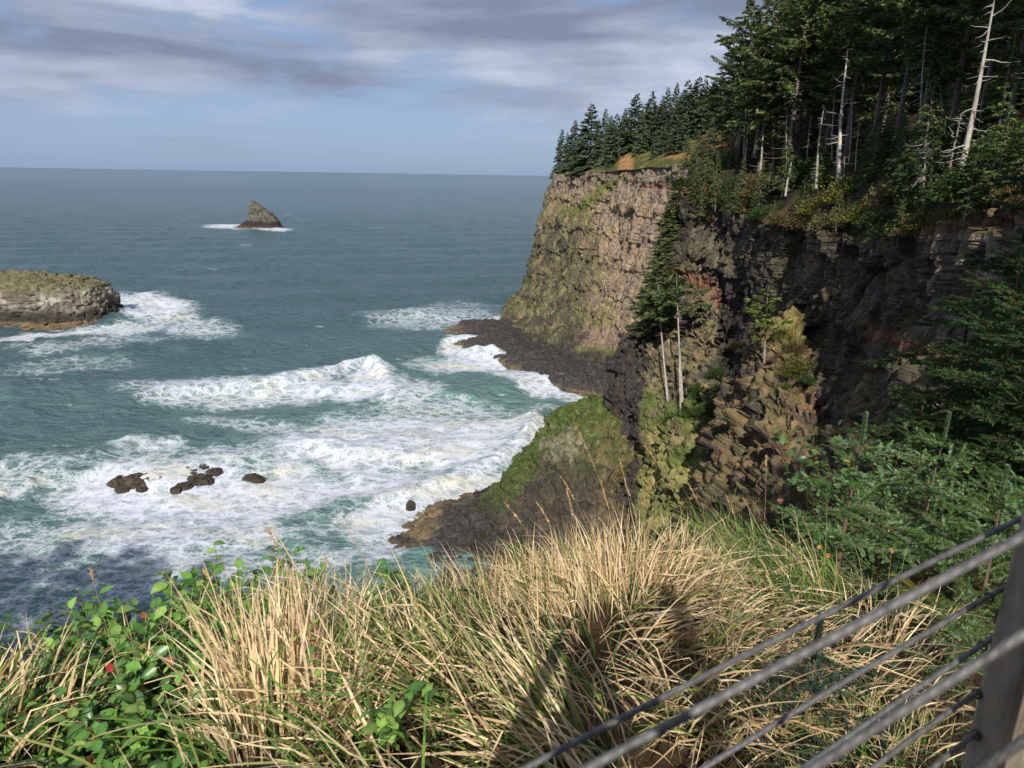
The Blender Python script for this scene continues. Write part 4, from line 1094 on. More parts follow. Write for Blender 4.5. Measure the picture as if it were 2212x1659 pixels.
r = np.random.default_rng(23)
for i in range(5):
    o = snag('dead_tree', 'slim pale trunk with broken twigs standing among the dark spruces of the forest', 12, 0.13, 170 + i, 34, 1.1, c=(0.40, 0.36, 0.31), group='slim pale trunks in the forest')
    for j in range(3):
        p_ = o if j == 0 else dup(o, o['label'], o['group'])
        a = r.uniform(1600, 2200); b = np.interp(a, [1570, 1700, 1850, 2000, 2212], [375, 392, 385, 372, 300]) - r.uniform(0, 60); Y = np.interp(a, [1570, 1700, 1850, 2000, 2212], [138, 114, 92, 73, 58]) + r.uniform(0, 10)
        stand(p_, a, b, Y, top=at(a + r.uniform(-6, 22), b - r.uniform(90, 190), Y))

# shrubs: leafy domes of many small leaves
def shrub(seed, cols, n=2600, leaf=0.22):
    r = np.random.default_rng(seed)
    root = thing('shrub', 'x', 'shrub')
    root['h'] = 2.0
    fol, st = Geo(), Geo()
    cl = r.normal(0, 1, (26, 3)); cl = unit(cl) * (r.random((26, 1)) ** 0.4); cl[:, 2] = np.abs(cl[:, 2])
    cl *= np.array([1.5, 1.5, 1.7])
    k = r.integers(0, 26, n)
    P = cl[k] + r.normal(0, 0.32, (n, 3)); P[:, 2] = np.abs(P[:, 2])
    d = unit(P * np.array([1, 1, 0.6]) + r.normal(0, 0.5, (n, 3)))
    s = unit(np.cross(d, r.normal(0, 1, (n, 3))))
    l = leaf * r.uniform(0.5, 1.2, n)[:, None]
    V = np.stack([P, P + d * l * 0.5 + s * l * 0.28, P + d * l, P + d * l * 0.5 - s * l * 0.28], 1)
    pal = np.array(cols)
    tone = r.uniform(0.7, 1.3, 26)[k][:, None]
    fol.add(V, np.arange(4 * n).reshape(n, 4), None, np.repeat(pal[r.integers(0, len(pal), n)] * r.uniform(0.7, 1.3, (n, 1)) * tone, 4, 0))
    for j in range(26):
        q = np.linspace(0, 1, 5)[:, None]
        st.tube(q * cl[j] + np.array([0, 0, -0.3]) * (1 - q) + 0.05 * np.sin(q * 5 + j), 0.03 * (1 - 0.7 * q[:, 0]), 3, (0.14, 0.10, 0.07), cap=False)
    fol.build('leaves', M_shrub, root, smooth=False)
    st.build('stems', M_bark, root)
    return root
sh_g = [shrub(201, [(0.05, 0.09, 0.02), (0.08, 0.12, 0.03), (0.03, 0.06, 0.015)]), shrub(202, [(0.14, 0.15, 0.03), (0.20, 0.18, 0.04), (0.08, 0.10, 0.025)]), shrub(203, [(0.22, 0.16, 0.07), (0.16, 0.11, 0.055), (0.12, 0.12, 0.04)], 2200, 0.26)]
SHR = [ # px, py, Y, width px, proto
    (1480, 395, 139, 60, 0), (1530, 418, 132, 56, 2), (1560, 428, 126, 50, 0), (1600, 440, 119, 60, 2), (1650, 455, 109, 70, 0), (1695, 466, 101, 70, 2), (1735, 470, 96, 80, 2), (1770, 440, 95, 80, 1),
    (1800, 478, 86, 80, 2), (1835, 410, 90, 110, 1), (1860, 455, 80, 90, 1), (1900, 470, 73, 80, 0), (1880, 395, 88, 100, 0), (1930, 420, 76, 90, 2), (1950, 490, 67, 70, 0), (1990, 485, 63, 90, 2), (2020, 470, 61, 90, 1), (2060, 480, 58, 70, 2), (2000, 420, 68, 90, 0),
    (1700, 395, 112, 80, 0), (1745, 385, 110, 80, 0), (1640, 400, 119, 80, 2), (1590, 398, 130, 60, 0), (2090, 400, 57, 130, 0), (2150, 350, 56, 150, 0), (2200, 300, 56, 160, 0), (2190, 410, 50, 90, 2), (1780, 350, 110, 100, 0), (1960, 350, 80, 110, 0), (2050, 330, 72, 120, 0),
    (1692, 722, 84, 46, 1), (1716, 745, 82, 56, 2), (1728, 785, 80, 62, 1), (1706, 800, 80, 44, 1), (1688, 770, 82, 40, 2), (1742, 815, 78, 40, 0), (1700, 838, 79, 46, 0), (1515, 840, 113, 60, 0), (1545, 800, 113, 44, 0), (1500, 880, 113, 60, 0), (1530, 880, 108, 60, 0), (1460, 905, 114, 60, 0), (1560, 850, 106, 50, 0), (1485, 850, 117, 46, 0), (1600, 745, 92, 50, 2),
    (1390, 345, 285, 40, 1), (1440, 338, 270, 50, 1), (1415, 358, 268, 40, 0), (1325, 364, 292, 36, 0), (1290, 370, 300, 30, 1)]
SHL = {0: 'green leafy shrub on the cliffs and forest edge above the cove', 1: 'yellow-green sunlit shrub growing on the cliffs above the cove', 2: 'tan half-bare shrub overhanging the rim of the cove cliff'}
SHG = {0: 'green shrubs', 1: 'yellow-green shrubs', 2: 'tan shrubs'}
_used = set()
for i, (a, b, Y, wpx, k) in enumerate(SHR):
    wid = wpx / F * Y * 1.04
    if k not in _used:
        _used.add(k); o = sh_g[k]; o['label'] = SHL[k]; o['group'] = SHG[k]
    else:
        o = dup(sh_g[k], SHL[k], SHG[k])
    o.location = (at(a, b, Y) - np.array([0, 0, 0.25 * wid])).tolist()
    o.rotation_euler = (0, 0, random.uniform(0, 6.28))
    s = wid / 3.4
    o.scale = (s, s, s * random.uniform(0.6, 0.95))
# young spruces on the forest floor
for i, (a, b, c_, Y, k) in enumerate([(1905, 338, 268, 92, 0), (1872, 330, 262, 98, 1), (1775, 395, 325, 100, 2), (1735, 440, 380, 98, 0), (2000, 430, 352, 64, 1), (1990, 480, 415, 62, 2), (1830, 470, 425, 82, 0), (1630, 462, 412, 110, 1), (1500, 425, 380, 132, 2), (1570, 445, 400, 122, 0), (2060, 330, 230, 68, 1), (1660, 410, 350, 112, 2)]):
    plant_tree(low_p[k], 'young bright green spruce among the shrubs at the forest edge', 'young spruces at the forest edge', a, b, Y, h=hpx(a, b, c_, Y))
# forest behind the viewpoint: it throws the shade over the right-hand slope and the water at lower left
for i, (x_, y_, z_, h_, k) in enumerate([(-62, -26, 64, 30, 0), (-70, -18, 62, 26, 1), (-78, -30, 66, 32, 2), (-88, -22, 64, 30, 3), (-96, -34, 66, 33, 4), (-106, -26, 64, 29, 5), (-116, -36, 66, 32, 0), (-74, -40, 66, 36, 1), (-100, -46, 66, 38, 2), (-128, -40, 64, 34, 3), (-140, -30, 62, 30, 4),
        (10.5, -8, 61, 25, 4), (9, -13, 61, 27, 1), (13, -9, 62, 24, 2), (13.5, -4, 62, 20, 3), (14, -14, 62, 24, 0), (20, -9, 63, 26, 1), (27, -16, 64, 28, 2), (9.5, -22, 61, 26, 3), (42, -14, 66, 30, 5), (30, 4, 65, 26, 0), (48, 2, 67, 30, 2), (17, -26, 62, 28, 5)]):
    o = dup(old_p[k], 'old spruce of the forest behind the viewpoint', 'spruces behind the viewpoint')
    o.matrix_world = Matrix.Translation((x_, y_, z_ - 1)) @ Matrix.Rotation(i * 1.3, 4, 'Z') @ Matrix.Scale(h_ / 30.0, 4)

# ------------------------------------------------------------------ viewpoint terrain
EX = np.array([-170, -130, -60, -30, -12, -7, -4, -2.6, -1.7, 0, 1.2, 2.5, 3.5, 4.5, 6.0, 8, 11, 16, 24, 34, 60])
EY = np.array([-26, -24, -18, -10, -3, 0.4, 2.0, 2.9, 3.5, 4.25, 4.7, 5.4, 6.3, 7.4, 9.2, 11, 13.5, 17, 24, 33, 50])
def terr(x, y):
    x = np.asarray(x, float); y = np.asarray(y, float)
    e = np.interp(x, EX, EY) + 0.25 * np.sin(x * 1.7) + 0.15 * np.sin(x * 4.1 + 1)
    yy = np.minimum(y, e)
    t = sstep(0.75, 1.25, yy)
    zin = lerp(-1.65, -1.75 - 0.25 * yy, t)
    zin = zin + 0.32 * np.clip(x - 4.5, 0, 40) * sstep(1, 6, y) + 0.07 * np.clip(-y - 4, 0, 200) + 0.10 * np.clip(x - 6, 0, 60) * sstep(2, -6, y)
    zin = np.where(x < -6, np.maximum(zin, -4), zin)
    zin = zin + (0.10 * np.sin(x * 2.3 + y * 1.1) + 0.08 * np.sin(y * 3.1 - x * 1.7)) * t
    drop = np.clip(y - e, 0, 200)
    return H + zin - drop * 1.9 - 0.9 * np.clip(drop, 0, 1.0)
xs = np.concatenate([np.linspace(-170, -8, 50), np.linspace(-7.8, 12, 190), np.linspace(12.6, 60, 50)])
ys = np.concatenate([np.linspace(-90, -3, 40), np.linspace(-2.5, 16, 220), np.linspace(16.4, 60, 60)])
gx, gy = np.meshgrid(xs, ys)
gz = terr(gx, gy)
P = np.stack([gx, gy, gz], -1)
P[..., 2] = np.maximum(P[..., 2] + 0.06 * fbm(P / 0.5, 3, 900) * (gy > 0.9) + 0.5 * fbm(P / 6, 3, 901) * sstep(6, 16, np.hypot(gx, gy)) * (gy > -2), -3)
c = np.empty(P.shape); c[:] = (0.055, 0.036, 0.022)
c = mixc(c, (0.10, 0.07, 0.035), sstep(-0.1, 0.3, fbm(P / 0.7, 3, 902)))
c = mixc(c, (0.045, 0.055, 0.02), sstep(0.0, 0.3, fbm(P / 2.0, 3, 903)) * 0.7)
c = mixc(c, (0.16, 0.14, 0.115), sstep(0.95, 0.75, gy) * sstep(-2.2, -1.8, gy) * sstep(-14, -8, gx) * sstep(14, 8, gx))
rock_obj('ground', P, c, M_litter)

def on_ground(px_, py_):
    d = ray(px_, py_)
    t = np.arange(0.9, 40, 0.01)
    Q = CAM + d[None] * t[:, None]
    f = Q[:, 2] - terr(Q[:, 0], Q[:, 1])
    if (f < 0).any():
        return Q[np.argmax(f < 0)]
    m = np.hypot(Q[:, 0], Q[:, 1]) < 14
    k = np.argmin(np.where(m, f, 1e9))
    return np.array([Q[k, 0], Q[k, 1], float(terr(Q[k, 0], Q[k, 1]))])

# ------------------------------------------------------------------ grass
DRY = np.array([(0.80, 0.61, 0.36), (0.87, 0.70, 0.45), (0.70, 0.50, 0.28), (0.48, 0.32, 0.17), (0.84, 0.66, 0.38)])
GRN = np.array([(0.10, 0.21, 0.035), (0.16, 0.28, 0.05), (0.07, 0.16, 0.035), (0.26, 0.32, 0.075)])
def blades(g, root, az, lean, curl, ln, wd, green, r, K=7, kinkp=0.3, mat=0.0):
    n = len(root)
    s = np.linspace(0, 1, K + 1)
    th = lean[:, None] + r.normal(0, 0.12, n)[:, None] + curl[:, None] * s[None] ** 1.3
    kk = np.where(r.random(n) < kinkp, r.uniform(0.5, 1.7, n), 0)
    ks = r.uniform(0.35, 0.9, n)
    th = th + kk[:, None] * sstep(ks[:, None], ks[:, None] + 0.12, s[None])
    az2 = az[:, None] + r.normal(0, 0.35, n)[:, None] * s[None]
    d = np.stack([np.sin(th) * np.cos(az2), np.sin(th) * np.sin(az2), np.cos(th)], -1)
    step = (ln / K)[:, None, None]
    P = root[:, None] + np.concatenate([np.zeros((n, 1, 3)), np.cumsum(d[:, :-1] * step, 1)], 1)
    g0 = terr(P[..., 0], P[..., 1])
    lift = (0.02 + mat * r.random(n))[:, None] * np.minimum(s * 3, 1)[None]
    P[..., 2] = np.maximum(P[..., 2], g0 + lift)
    T = np.gradient(P, axis=1); T = unit(T)
    tw = r.uniform(0, 6.28, n)
    ref = (np.array([0.0, -0.75, 0.55]) + 0.75 * np.stack([np.cos(tw), np.sin(tw), r.normal(0, 0.5, n)], -1))[:, None]
    W = unit(np.cross(T, np.broadcast_to(ref, T.shape)))
    prof = np.minimum(1, (1 - s) * 2.2) * (0.65 + 0.35 * np.minimum(1, s * 4)) + 0.04
    hw = (wd[:, None] * prof[None] * 0.5)[..., None]
    V = np.stack([P - W * hw, P + W * hw], 2)            # n,K+1,2,3
    gr = r.random(n) < green
    c0 = np.where(gr[:, None], GRN[r.integers(0, len(GRN), n)], DRY[r.integers(0, len(DRY), n)]) * r.uniform(0.7, 1.2, (n, 1))
    tipc = np.where(gr[:, None] & (r.random((n, 1)) < 0.3), DRY[0], c0 * 1.08)
    cs = c0[:, None] * (0.42 + 0.58 * np.minimum(1, s * 2.2))[None, :, None]
    cs = cs + (tipc[:, None] - cs) * (s[None, :, None] ** 3)
    C = np.repeat(cs[:, :, None], 2, 2)
    i = np.arange(n)[:, None] * (2 * (K + 1)); j = np.arange(K)[None] * 2
    b = i + j
    q = np.stack([b, b + 1, b + 3, b + 2], -1).reshape(-1, 4)
    g.add(V.reshape(-1, 3), q, None, C.reshape(-1, 3))

r = np.random.default_rng(77)
mat_g = Geo()
# lying mat everywhere on the near slope
n = 11500
X_ = r.uniform(-3.6, 4.2, n); Y_ = r.uniform(0.95, 6.6, n)
E_ = np.interp(X_, EX, EY)
keep = (Y_ < E_ + 0.15) & ~((X_ > 1.35) & (Y_ > 3.9) & (r.random(n) < 0.75)) & ~((X_ > 1.65) & (r.random(n) < 0.8)) & ~((X_ > 2.4) & (r.random(n) < 0.8)) & ~((X_ < -0.55) & (X_ > -1.75) & (Y_ > 1.6) & (Y_ < 3.3) & (r.random(n) < 0.85))
keep &= perlin(np.stack([X_ / 0.42, Y_ / 0.42, 0 * X_], -1), 915) > -0.16
X_, Y_ = X_[keep], Y_[keep]; n = len(X_)
root = np.stack([X_, Y_, terr(X_, Y_)], -1)
flow = 3.6 + 1.6 * fbm(np.stack([X_ / 1.3, Y_ / 1.3, 0 * X_], -1), 2, 910) * 2.2
flow = np.where(X_ > 0.55, -0.9 + 1.2 * fbm(root / 0.9, 2, 911), flow)
blades(mat_g, root, flow + r.normal(0, 0.45, n), np.abs(r.normal(0.75, 0.3, n)), r.uniform(0.3, 1.1, n), r.uniform(0.35, 0.85, n) * np.where((X_ < -1.2) & (Y_ > 2.3), 0.45, 1.0), r.uniform(0.005, 0.0115, n), 0.24 + 0.26 * (X_ < 0.6) * (Y_ < 3.2), r, mat=0.24)
# tussocks: base px, py, count, spread, length, azimuth of lean, lean, curl, green share, blade width (mm)
TU = [(1240, 1300, 380, 0.32, 0.52, 2.0, 0.25, 0.55, 0.10, 6.5), (1330, 1290, 340, 0.26, 0.54, 1.9, 0.2, 0.5, 0.10, 6.5), (1160, 1320, 300, 0.28, 0.46, 2.6, 0.32, 0.6, 0.16, 6.0), (1390, 1290, 260, 0.2, 0.55, 0.6, 0.35, 0.7, 0.12, 6.0),
      (1100, 1300, 260, 0.26, 0.48, 2.6, 0.35, 0.7, 0.3, 6.0), (1020, 1330, 280, 0.28, 0.5, 2.4, 0.35, 0.7, 0.35, 6.0), (930, 1370, 300, 0.28, 0.5, 2.2, 0.4, 0.8, 0.32, 6.0), (880, 1330, 160, 0.2, 0.42, 1.8, 0.3, 0.5, 0.25, 5.5),
      (620, 1590, 330, 0.22, 0.68, 1.9, 0.16, 0.25, 0.12, 11.0), (560, 1520, 200, 0.2, 0.66, 2.2, 0.2, 0.3, 0.1, 10.0), (680, 1500, 220, 0.2, 0.62, 1.4, 0.15, 0.35, 0.15, 9.5), (720, 1620, 120, 0.16, 0.5, 0.6, 0.3, 0.5, 0.3, 9.0), (520, 1640, 90, 0.18, 0.5, 2.6, 0.3, 0.6, 0.2, 10.0),
      (40, 1640, 170, 0.24, 0.52, 0.8, 0.3, 0.5, 0.25, 10.5), (120, 1600, 80, 0.2, 0.5, 0.4, 0.3, 0.5, 0.35, 10.0), (-60, 1600, 90, 0.2, 0.42, 0.8, 0.3, 0.5, 0.25, 9.0), (60, 1560, 50, 0.2, 0.36, 1.8, 0.2, 0.5, 0.6, 8.0), (330, 1560, 26, 0.2, 0.55, 1.4, 0.2, 0.3, 0.5, 8.0), (400, 1440, 34, 0.25, 0.5, 1.8, 0.3, 0.5, 0.4, 7.0),
      (1000, 1520, 320, 0.34, 0.72, 2.9, 0.55, 1.0, 0.55, 9.0), (1120, 1560, 260, 0.34, 0.7, 3.0, 0.6, 1.0, 0.5, 9.0), (900, 1560, 220, 0.3, 0.66, 2.7, 0.5, 0.9, 0.5, 9.0), (850, 1480, 120, 0.25, 0.55, 2.4, 0.4, 0.8, 0.5, 8.0), (1200, 1640, 140, 0.3, 0.6, 3.2, 0.6, 1.0, 0.5, 9.0),
      (1500, 1310, 240, 0.26, 0.45, 0.0, 0.35, 1.0, 0.14, 5.5), (1550, 1380, 300, 0.28, 0.52, -0.7, 0.55, 1.1, 0.22, 6.0), (1620, 1440, 260, 0.26, 0.58, -0.9, 0.6, 1.0, 0.28, 6.5), (1480, 1240, 130, 0.2, 0.45, 1.6, 0.15, 0.5, 0.1, 5.0), (1540, 1260, 100, 0.22, 0.42, 1.2, 0.25, 0.6, 0.2, 5.0),
      (1660, 1560, 160, 0.24, 0.5, -1.1, 0.6, 0.9, 0.35, 6.5), (1500, 1560, 160, 0.3, 0.6, -2.6, 0.7, 0.8, 0.2, 7.0), (1850, 1500, 120, 0.26, 0.42, 0.0, 0.6, 0.8, 0.12, 5.5), (1930, 1400, 70, 0.2, 0.45, 0.6, 0.4, 0.6, 0.05, 5.0), (1840, 1620, 150, 0.24, 0.3, 1.2, 0.4, 0.6, 0.75, 4.5), (1960, 1640, 120, 0.2, 0.26, 1.4, 0.35, 0.6, 0.7, 4.0), (1720, 1650, 90, 0.2, 0.3, 1.8, 0.4, 0.6, 0.6, 5.0),
      (1640, 1235, 520, 0.4, 0.75, 2.9, 0.45, 1.2, 0.95, 4.5), (1690, 1280, 420, 0.34, 0.7, 3.0, 0.5, 1.1, 0.95, 4.5), (1600, 1215, 380, 0.34, 0.7, 2.2, 0.35, 1.0, 0.9, 4.5), (1740, 1310, 260, 0.3, 0.6, 2.8, 0.5, 1.1, 0.9, 4.5), (1780, 1200, 240, 0.3, 0.55, 2.5, 0.4, 0.8, 0.9, 4.0), (1850, 1000, 160, 0.5, 0.7, 1.8, 0.3, 0.9, 0.7, 5.0), (1950, 960, 120, 0.5, 0.7, 1.8, 0.3, 0.9, 0.6, 5.0), (1750, 1090, 140, 0.4, 0.6, 2.2, 0.35, 0.9, 0.75, 5.0),
      (250, 1470, 50, 0.25, 0.28, 2.0, 0.3, 0.7, 0.7, 6.0), (150, 1500, 40, 0.25, 0.28, 1.6, 0.3, 0.7, 0.6, 6.0), (760, 1360, 120, 0.24, 0.42, 2.0, 0.3, 0.6, 0.35, 6.0)]
for (a, b, n, sp, ln, az, le, cu, gf, wm) in TU:
    q = on_ground(a, b)
    n = int(n * 0.72); wm = wm * 1.18
    o = r.normal(0, 1, (n, 2)) * sp * 0.5
    X_ = q[0] + o[:, 0]; Y_ = q[1] + o[:, 1]
    root = np.stack([X_, Y_, terr(X_, Y_)], -1)
    out_az = np.arctan2(o[:, 1], o[:, 0])
    azv = np.arctan2(np.sin(az) * 1.3 + np.sin(out_az) * 0.45, np.cos(az) * 1.3 + np.cos(out_az) * 0.45) + r.normal(0, 0.55, n)
    blades(mat_g, root, azv, np.abs(r.normal(le, 0.26, n)), cu * r.uniform(0.2, 2.0, n), ln * r.uniform(0.5, 1.15, n), wm / 1000 * r.uniform(0.55, 1.15, n), gf, r, kinkp=0.34, mat=0.05)
gobj = mat_g.build('grass', M_grass)
struct(gobj, 'stuff', 'dry tan and green grass covering the near slope in tussocks and flattened mats', 'grass')

# tall flowering stems
def grass_stem(label, base, tip, seed, head=0.26, bow=0.12):
    rr = np.random.default_rng(seed)
    st, hd = Geo(), Geo()
    root = thing('grass_stem', label, 'grass stem', base.tolist(), 'tall flowering grass stems')
    s = np.linspace(0, 1, 14)[:, None]
    v = tip - base
    side = unit(np.array([v[0], v[1], 0.0]) + 1e-6)
    mid = base + np.array([0, 0, v[2]]) * s + np.array([v[0], v[1], 0]) * s ** 1.8 + np.array([0, 0, 1.0]) * bow * np.sin(s * math.pi) ** 1.0 * 0.5
    pts = mid - base
    st.tube(pts, 0.0017 * (1 - 0.6 * s[:, 0]), 4, (0.55, 0.40, 0.19), cap=False)
    n = 70
    u = 1 - head * rr.random(n)
    B = np.stack([np.interp(u, s[:, 0], pts[:, j]) for j in range(3)], -1)
    T = unit(pts[-1] - pts[-4])
    d = unit(T[None] + rr.normal(0, 0.28, (n, 3)))
    sd = unit(np.cross(d, rr.normal(0, 1, (n, 3))))
    l = rr.uniform(0.012, 0.026, n)[:, None]
    V = np.stack([B, B + d * l * 0.5 + sd * l * 0.16, B + d * l, B + d * l * 0.5 - sd * l * 0.16], 1)
    hd.add(V, np.arange(4 * n).reshape(n, 4), None, np.repeat(np.array([(0.58, 0.38, 0.17)]) * rr.uniform(0.7, 1.2, (n, 1)), 4, 0))
    st.build('stalk', M_grass, root)
    hd.build('seed_head', M_grass, root)
    return root
STM = [((1335, 1270), (1240, 914), 0.3), ((1370, 1260), (1338, 990), 0.3), ((1385, 1255), (1352, 1045), 0.4), ((1290, 1270), (1212, 1030), 0.25), ((1250, 1280), (1225, 1060), 0.3), ((1330, 1265), (1298, 1040), 0.3), ((1225, 1285), (1160, 1085), 0.25), ((1180, 1290), (1090, 1085), 0.25),
       ((1540, 1260), (1478, 1030), 0.25), ((1600, 1240), (1568, 1070), 0.35), ((1500, 1260), (1395, 965), 0.12), ((1640, 1250), (1655, 985), 0.1), ((660, 1420), (578, 1140), 0.2), ((500, 1430), (440, 1230), 0.15), ((240, 1430), (196, 1230), 0.12), ((740, 1330), (700, 1200), 0.15), ((1830, 1400), (1670, 1142), 0.3), ((1890, 1440), (1926, 1190), 0.0)]
DIRW = ['first', 'second', 'third', 'fourth', 'fifth', 'sixth', 'seventh', 'eighth']
order = sorted(range(len(STM)), key=lambda i: STM[i][1][0])
for k, i in enumerate(order):
    (b0, t0, hd) = STM[i]
    b = on_ground(*b0)
    dist = np.linalg.norm(b - CAM)
    d = ray(*t0); d = d / np.linalg.norm(d)
    t = CAM + d * dist * 1.0
    lb = {0: 'tallest bowed seed stem, leaning left over the green knoll', 16: 'seed stem bent flat to the left in front of the spruce saplings', 17: 'bare broken grass stalk bent at the top, beside the spruce saplings', 11: 'thin upright grass stem at the right end of the dry tussocks', 12: 'solitary brown seed stem rising from the left dry tussock against the surf', 14: 'leftmost thin grass stem, standing above the dark leafy shrubs'}.get(i, 'tan seed stem rising above the dry grass at the brink')
    grass_stem(lb, b, t, 300 + i, max(hd, 0.02))
    if i in (0, 16, 17, 11, 12, 14):
        pass

# ------------------------------------------------------------------ broad-leaved bushes (shiny ovate leaves)
LEAF = np.array([(0, 0, 0), (0.30, 0.30, 0.07), (0.30, 0, 0), (0.30, -0.30, 0.07), (0.65, 0.27, 0.05), (0.65, 0, -0.03), (0.65, -0.27, 0.05), (0.90, 0.09, -0.05), (0.90, -0.09, -0.05), (1.0, 0, -0.10)])
LQ = np.array([(2, 5, 4, 1), (2, 3, 6, 5)]); LT = np.array([(0, 2, 1), (0, 3, 2), (5, 7, 4), (5, 6, 8), (5, 9, 7), (5, 8, 9)])
def leafy_bush(seed, label, nst=28, h=0.33, rad=0.45, ll=0.074, pal=((0.13, 0.27, 0.05), (0.08, 0.19, 0.04), (0.22, 0.36, 0.075)), odd=0.012):
    r = np.random.default_rng(seed)
    root = thing('leafy_bush', label, 'bush')
    st, lf = Geo(), Geo()
    for i in range(nst):
        az = r.uniform(0, 6.28); q = rad * math.sqrt(r.random())
        e = np.array([q * math.cos(az), q * math.sin(az), h * r.uniform(0.6, 1.1)])
        s = np.linspace(0, 1, 10)[:, None]
        pts = e * np.array([0.3, 0.3, 0]) + (e * np.array([0.7, 0.7, 1])) * s + np.array([0.04, 0.03, 0.0]) * np.sin(s * 6 + i) + np.array([math.cos(az), math.sin(az), -0.3]) * 0.10 * s ** 3
        st.tube(pts, 0.003 * (1 - 0.6 * s[:, 0]), 4, (0.20, 0.07, 0.04), cap=False)
        m = r.integers(11, 16)
        for j in range(m):
            u = 0.2 + 0.8 * j / (m - 1)
            p = np.array([np.interp(u, s[:, 0], pts[:, k]) for k in range(3)])
            a = az + (1 if j % 2 else -1) * r.uniform(0.6, 1.5) + r.normal(0, 0.3)
            el = r.normal(0.15, 0.4)
            d = np.array([math.cos(a) * math.cos(el), math.sin(a) * math.cos(el), math.sin(el)])
            nn = unit(np.array([0, -0.35, 1.0]) + r.normal(0, 0.35, 3))
            sd = unit(np.cross(nn, d)); nn = np.cross(d, sd)
            l = ll * r.uniform(0.55, 1.3)
            V = p + (LEAF[:, :1] * d + LEAF[:, 1:2] * sd * r.uniform(0.85, 1.1) + LEAF[:, 2:] * nn * r.uniform(0.5, 2)) * l
            c = np.array(pal[r.integers(0, len(pal))]) * r.uniform(0.75, 1.3)
            t_ = r.random()
            if t_ < odd:
                c = np.array((0.30, 0.06, 0.03)) if t_ < odd * 0.1 else np.array((0.30, 0.24, 0.04)) if t_ < odd * 0.6 else np.array((0.33, 0.14, 0.07))
            cc = np.tile(c, (10, 1)); cc[[2, 5, 9]] *= 1.25
            lf.add(V, LQ, LT, cc)
    st.build('stems', M_bark, root)
    lf.build('leaves', M_salal, root)
    return root
BU = [(200, 1520, 0, 'leafy bush low in the left grass with a few reddish leaves'), (300, 1470, 1, 'leafy bush against the surf left of the big dry tussock'), (390, 1420, 2, None), (330, 1560, 0, 'bright glossy leafy bush nearest the bottom left, catching the sun'), (240, 1590, 1, None), (430, 1520, 2, None),
      (130, 1500, 1, None), (460, 1420, 0, None), (380, 1640, 2, None), (790, 1560, 3, 'upright leafy sprig between the big dry tussock and the green grass'), (800, 1650, 3, 'lowest leafy sprig at the bottom edge, right of the big dry tussock'), (40, 1530, 2, None), (100, 1570, 0, None), (280, 1540, 1, None), (360, 1500, 0, None), (470, 1580, 1, None), (440, 1610, 1, None), (770, 1430, 3, None), (160, 1660, 0, None), (540, 1400, 1, None), (920, 1300, 3, None),
      (1680, 1240, 4, None), (1760, 1440, 4, 'dark leafy plant under the spruce saplings'), (1840, 1480, 4, None), (1880, 990, 5, None), (1960, 900, 5, None), (1850, 960, 5, 'leafy bush with lit edges at the brink below the dark cliff wall'), (2040, 980, 5, None), (2110, 930, 5, None), (1920, 940, 5, None)]
bp = [leafy_bush(401, 'x'), leafy_bush(402, 'x', 28, 0.30, 0.42), leafy_bush(403, 'x', 28, 0.32, 0.42, pal=((0.10, 0.22, 0.045), (0.07, 0.15, 0.04), (0.20, 0.30, 0.07)), odd=0.02),
      leafy_bush(404, 'x', 6, 0.42, 0.14, 0.075), leafy_bush(405, 'x', 8, 0.22, 0.25, 0.06, ((0.03, 0.08, 0.025), (0.025, 0.06, 0.025))), leafy_bush(406, 'x', 22, 0.9, 0.7, 0.085, ((0.06, 0.13, 0.03), (0.035, 0.08, 0.025), (0.10, 0.17, 0.035)), odd=0.004)]
used = set()
BL_ = {0: 'glossy green leafy bush in the grass at lower left', 1: 'glossy green leafy bush in the grass at lower left', 2: 'glossy green leafy bush in the grass at lower left', 3: 'upright leafy sprig among the grass', 4: 'dark leafy plant low in the right-hand grass', 5: 'leafy green bush on the shaded right-hand slope'}
for i, (a, b, k, lb) in enumerate(BU):
    gl = None if lb else 'leafy bushes ' + str(min(k, 3) if k > 2 else 0).replace('0', 'at lower left').replace('3', 'to the right of the big tussock')
    if k in (4, 5) and not lb:
        gl = 'leafy bushes on the right-hand slope' if k == 5 else 'low leafy plants'
    if k not in used:
        used.add(k); o = bp[k]; o['label'] = lb or BL_[k]
        if gl:
            o['group'] = gl
    else:
        o = dup(bp[k], lb or BL_[k], gl)
    o.location = on_ground(a, b).tolist()
    o.rotation_euler = (0, 0, random.uniform(0, 6.28))
    s = random.uniform(0.85, 1.15)
    o.scale = (s, s, s)

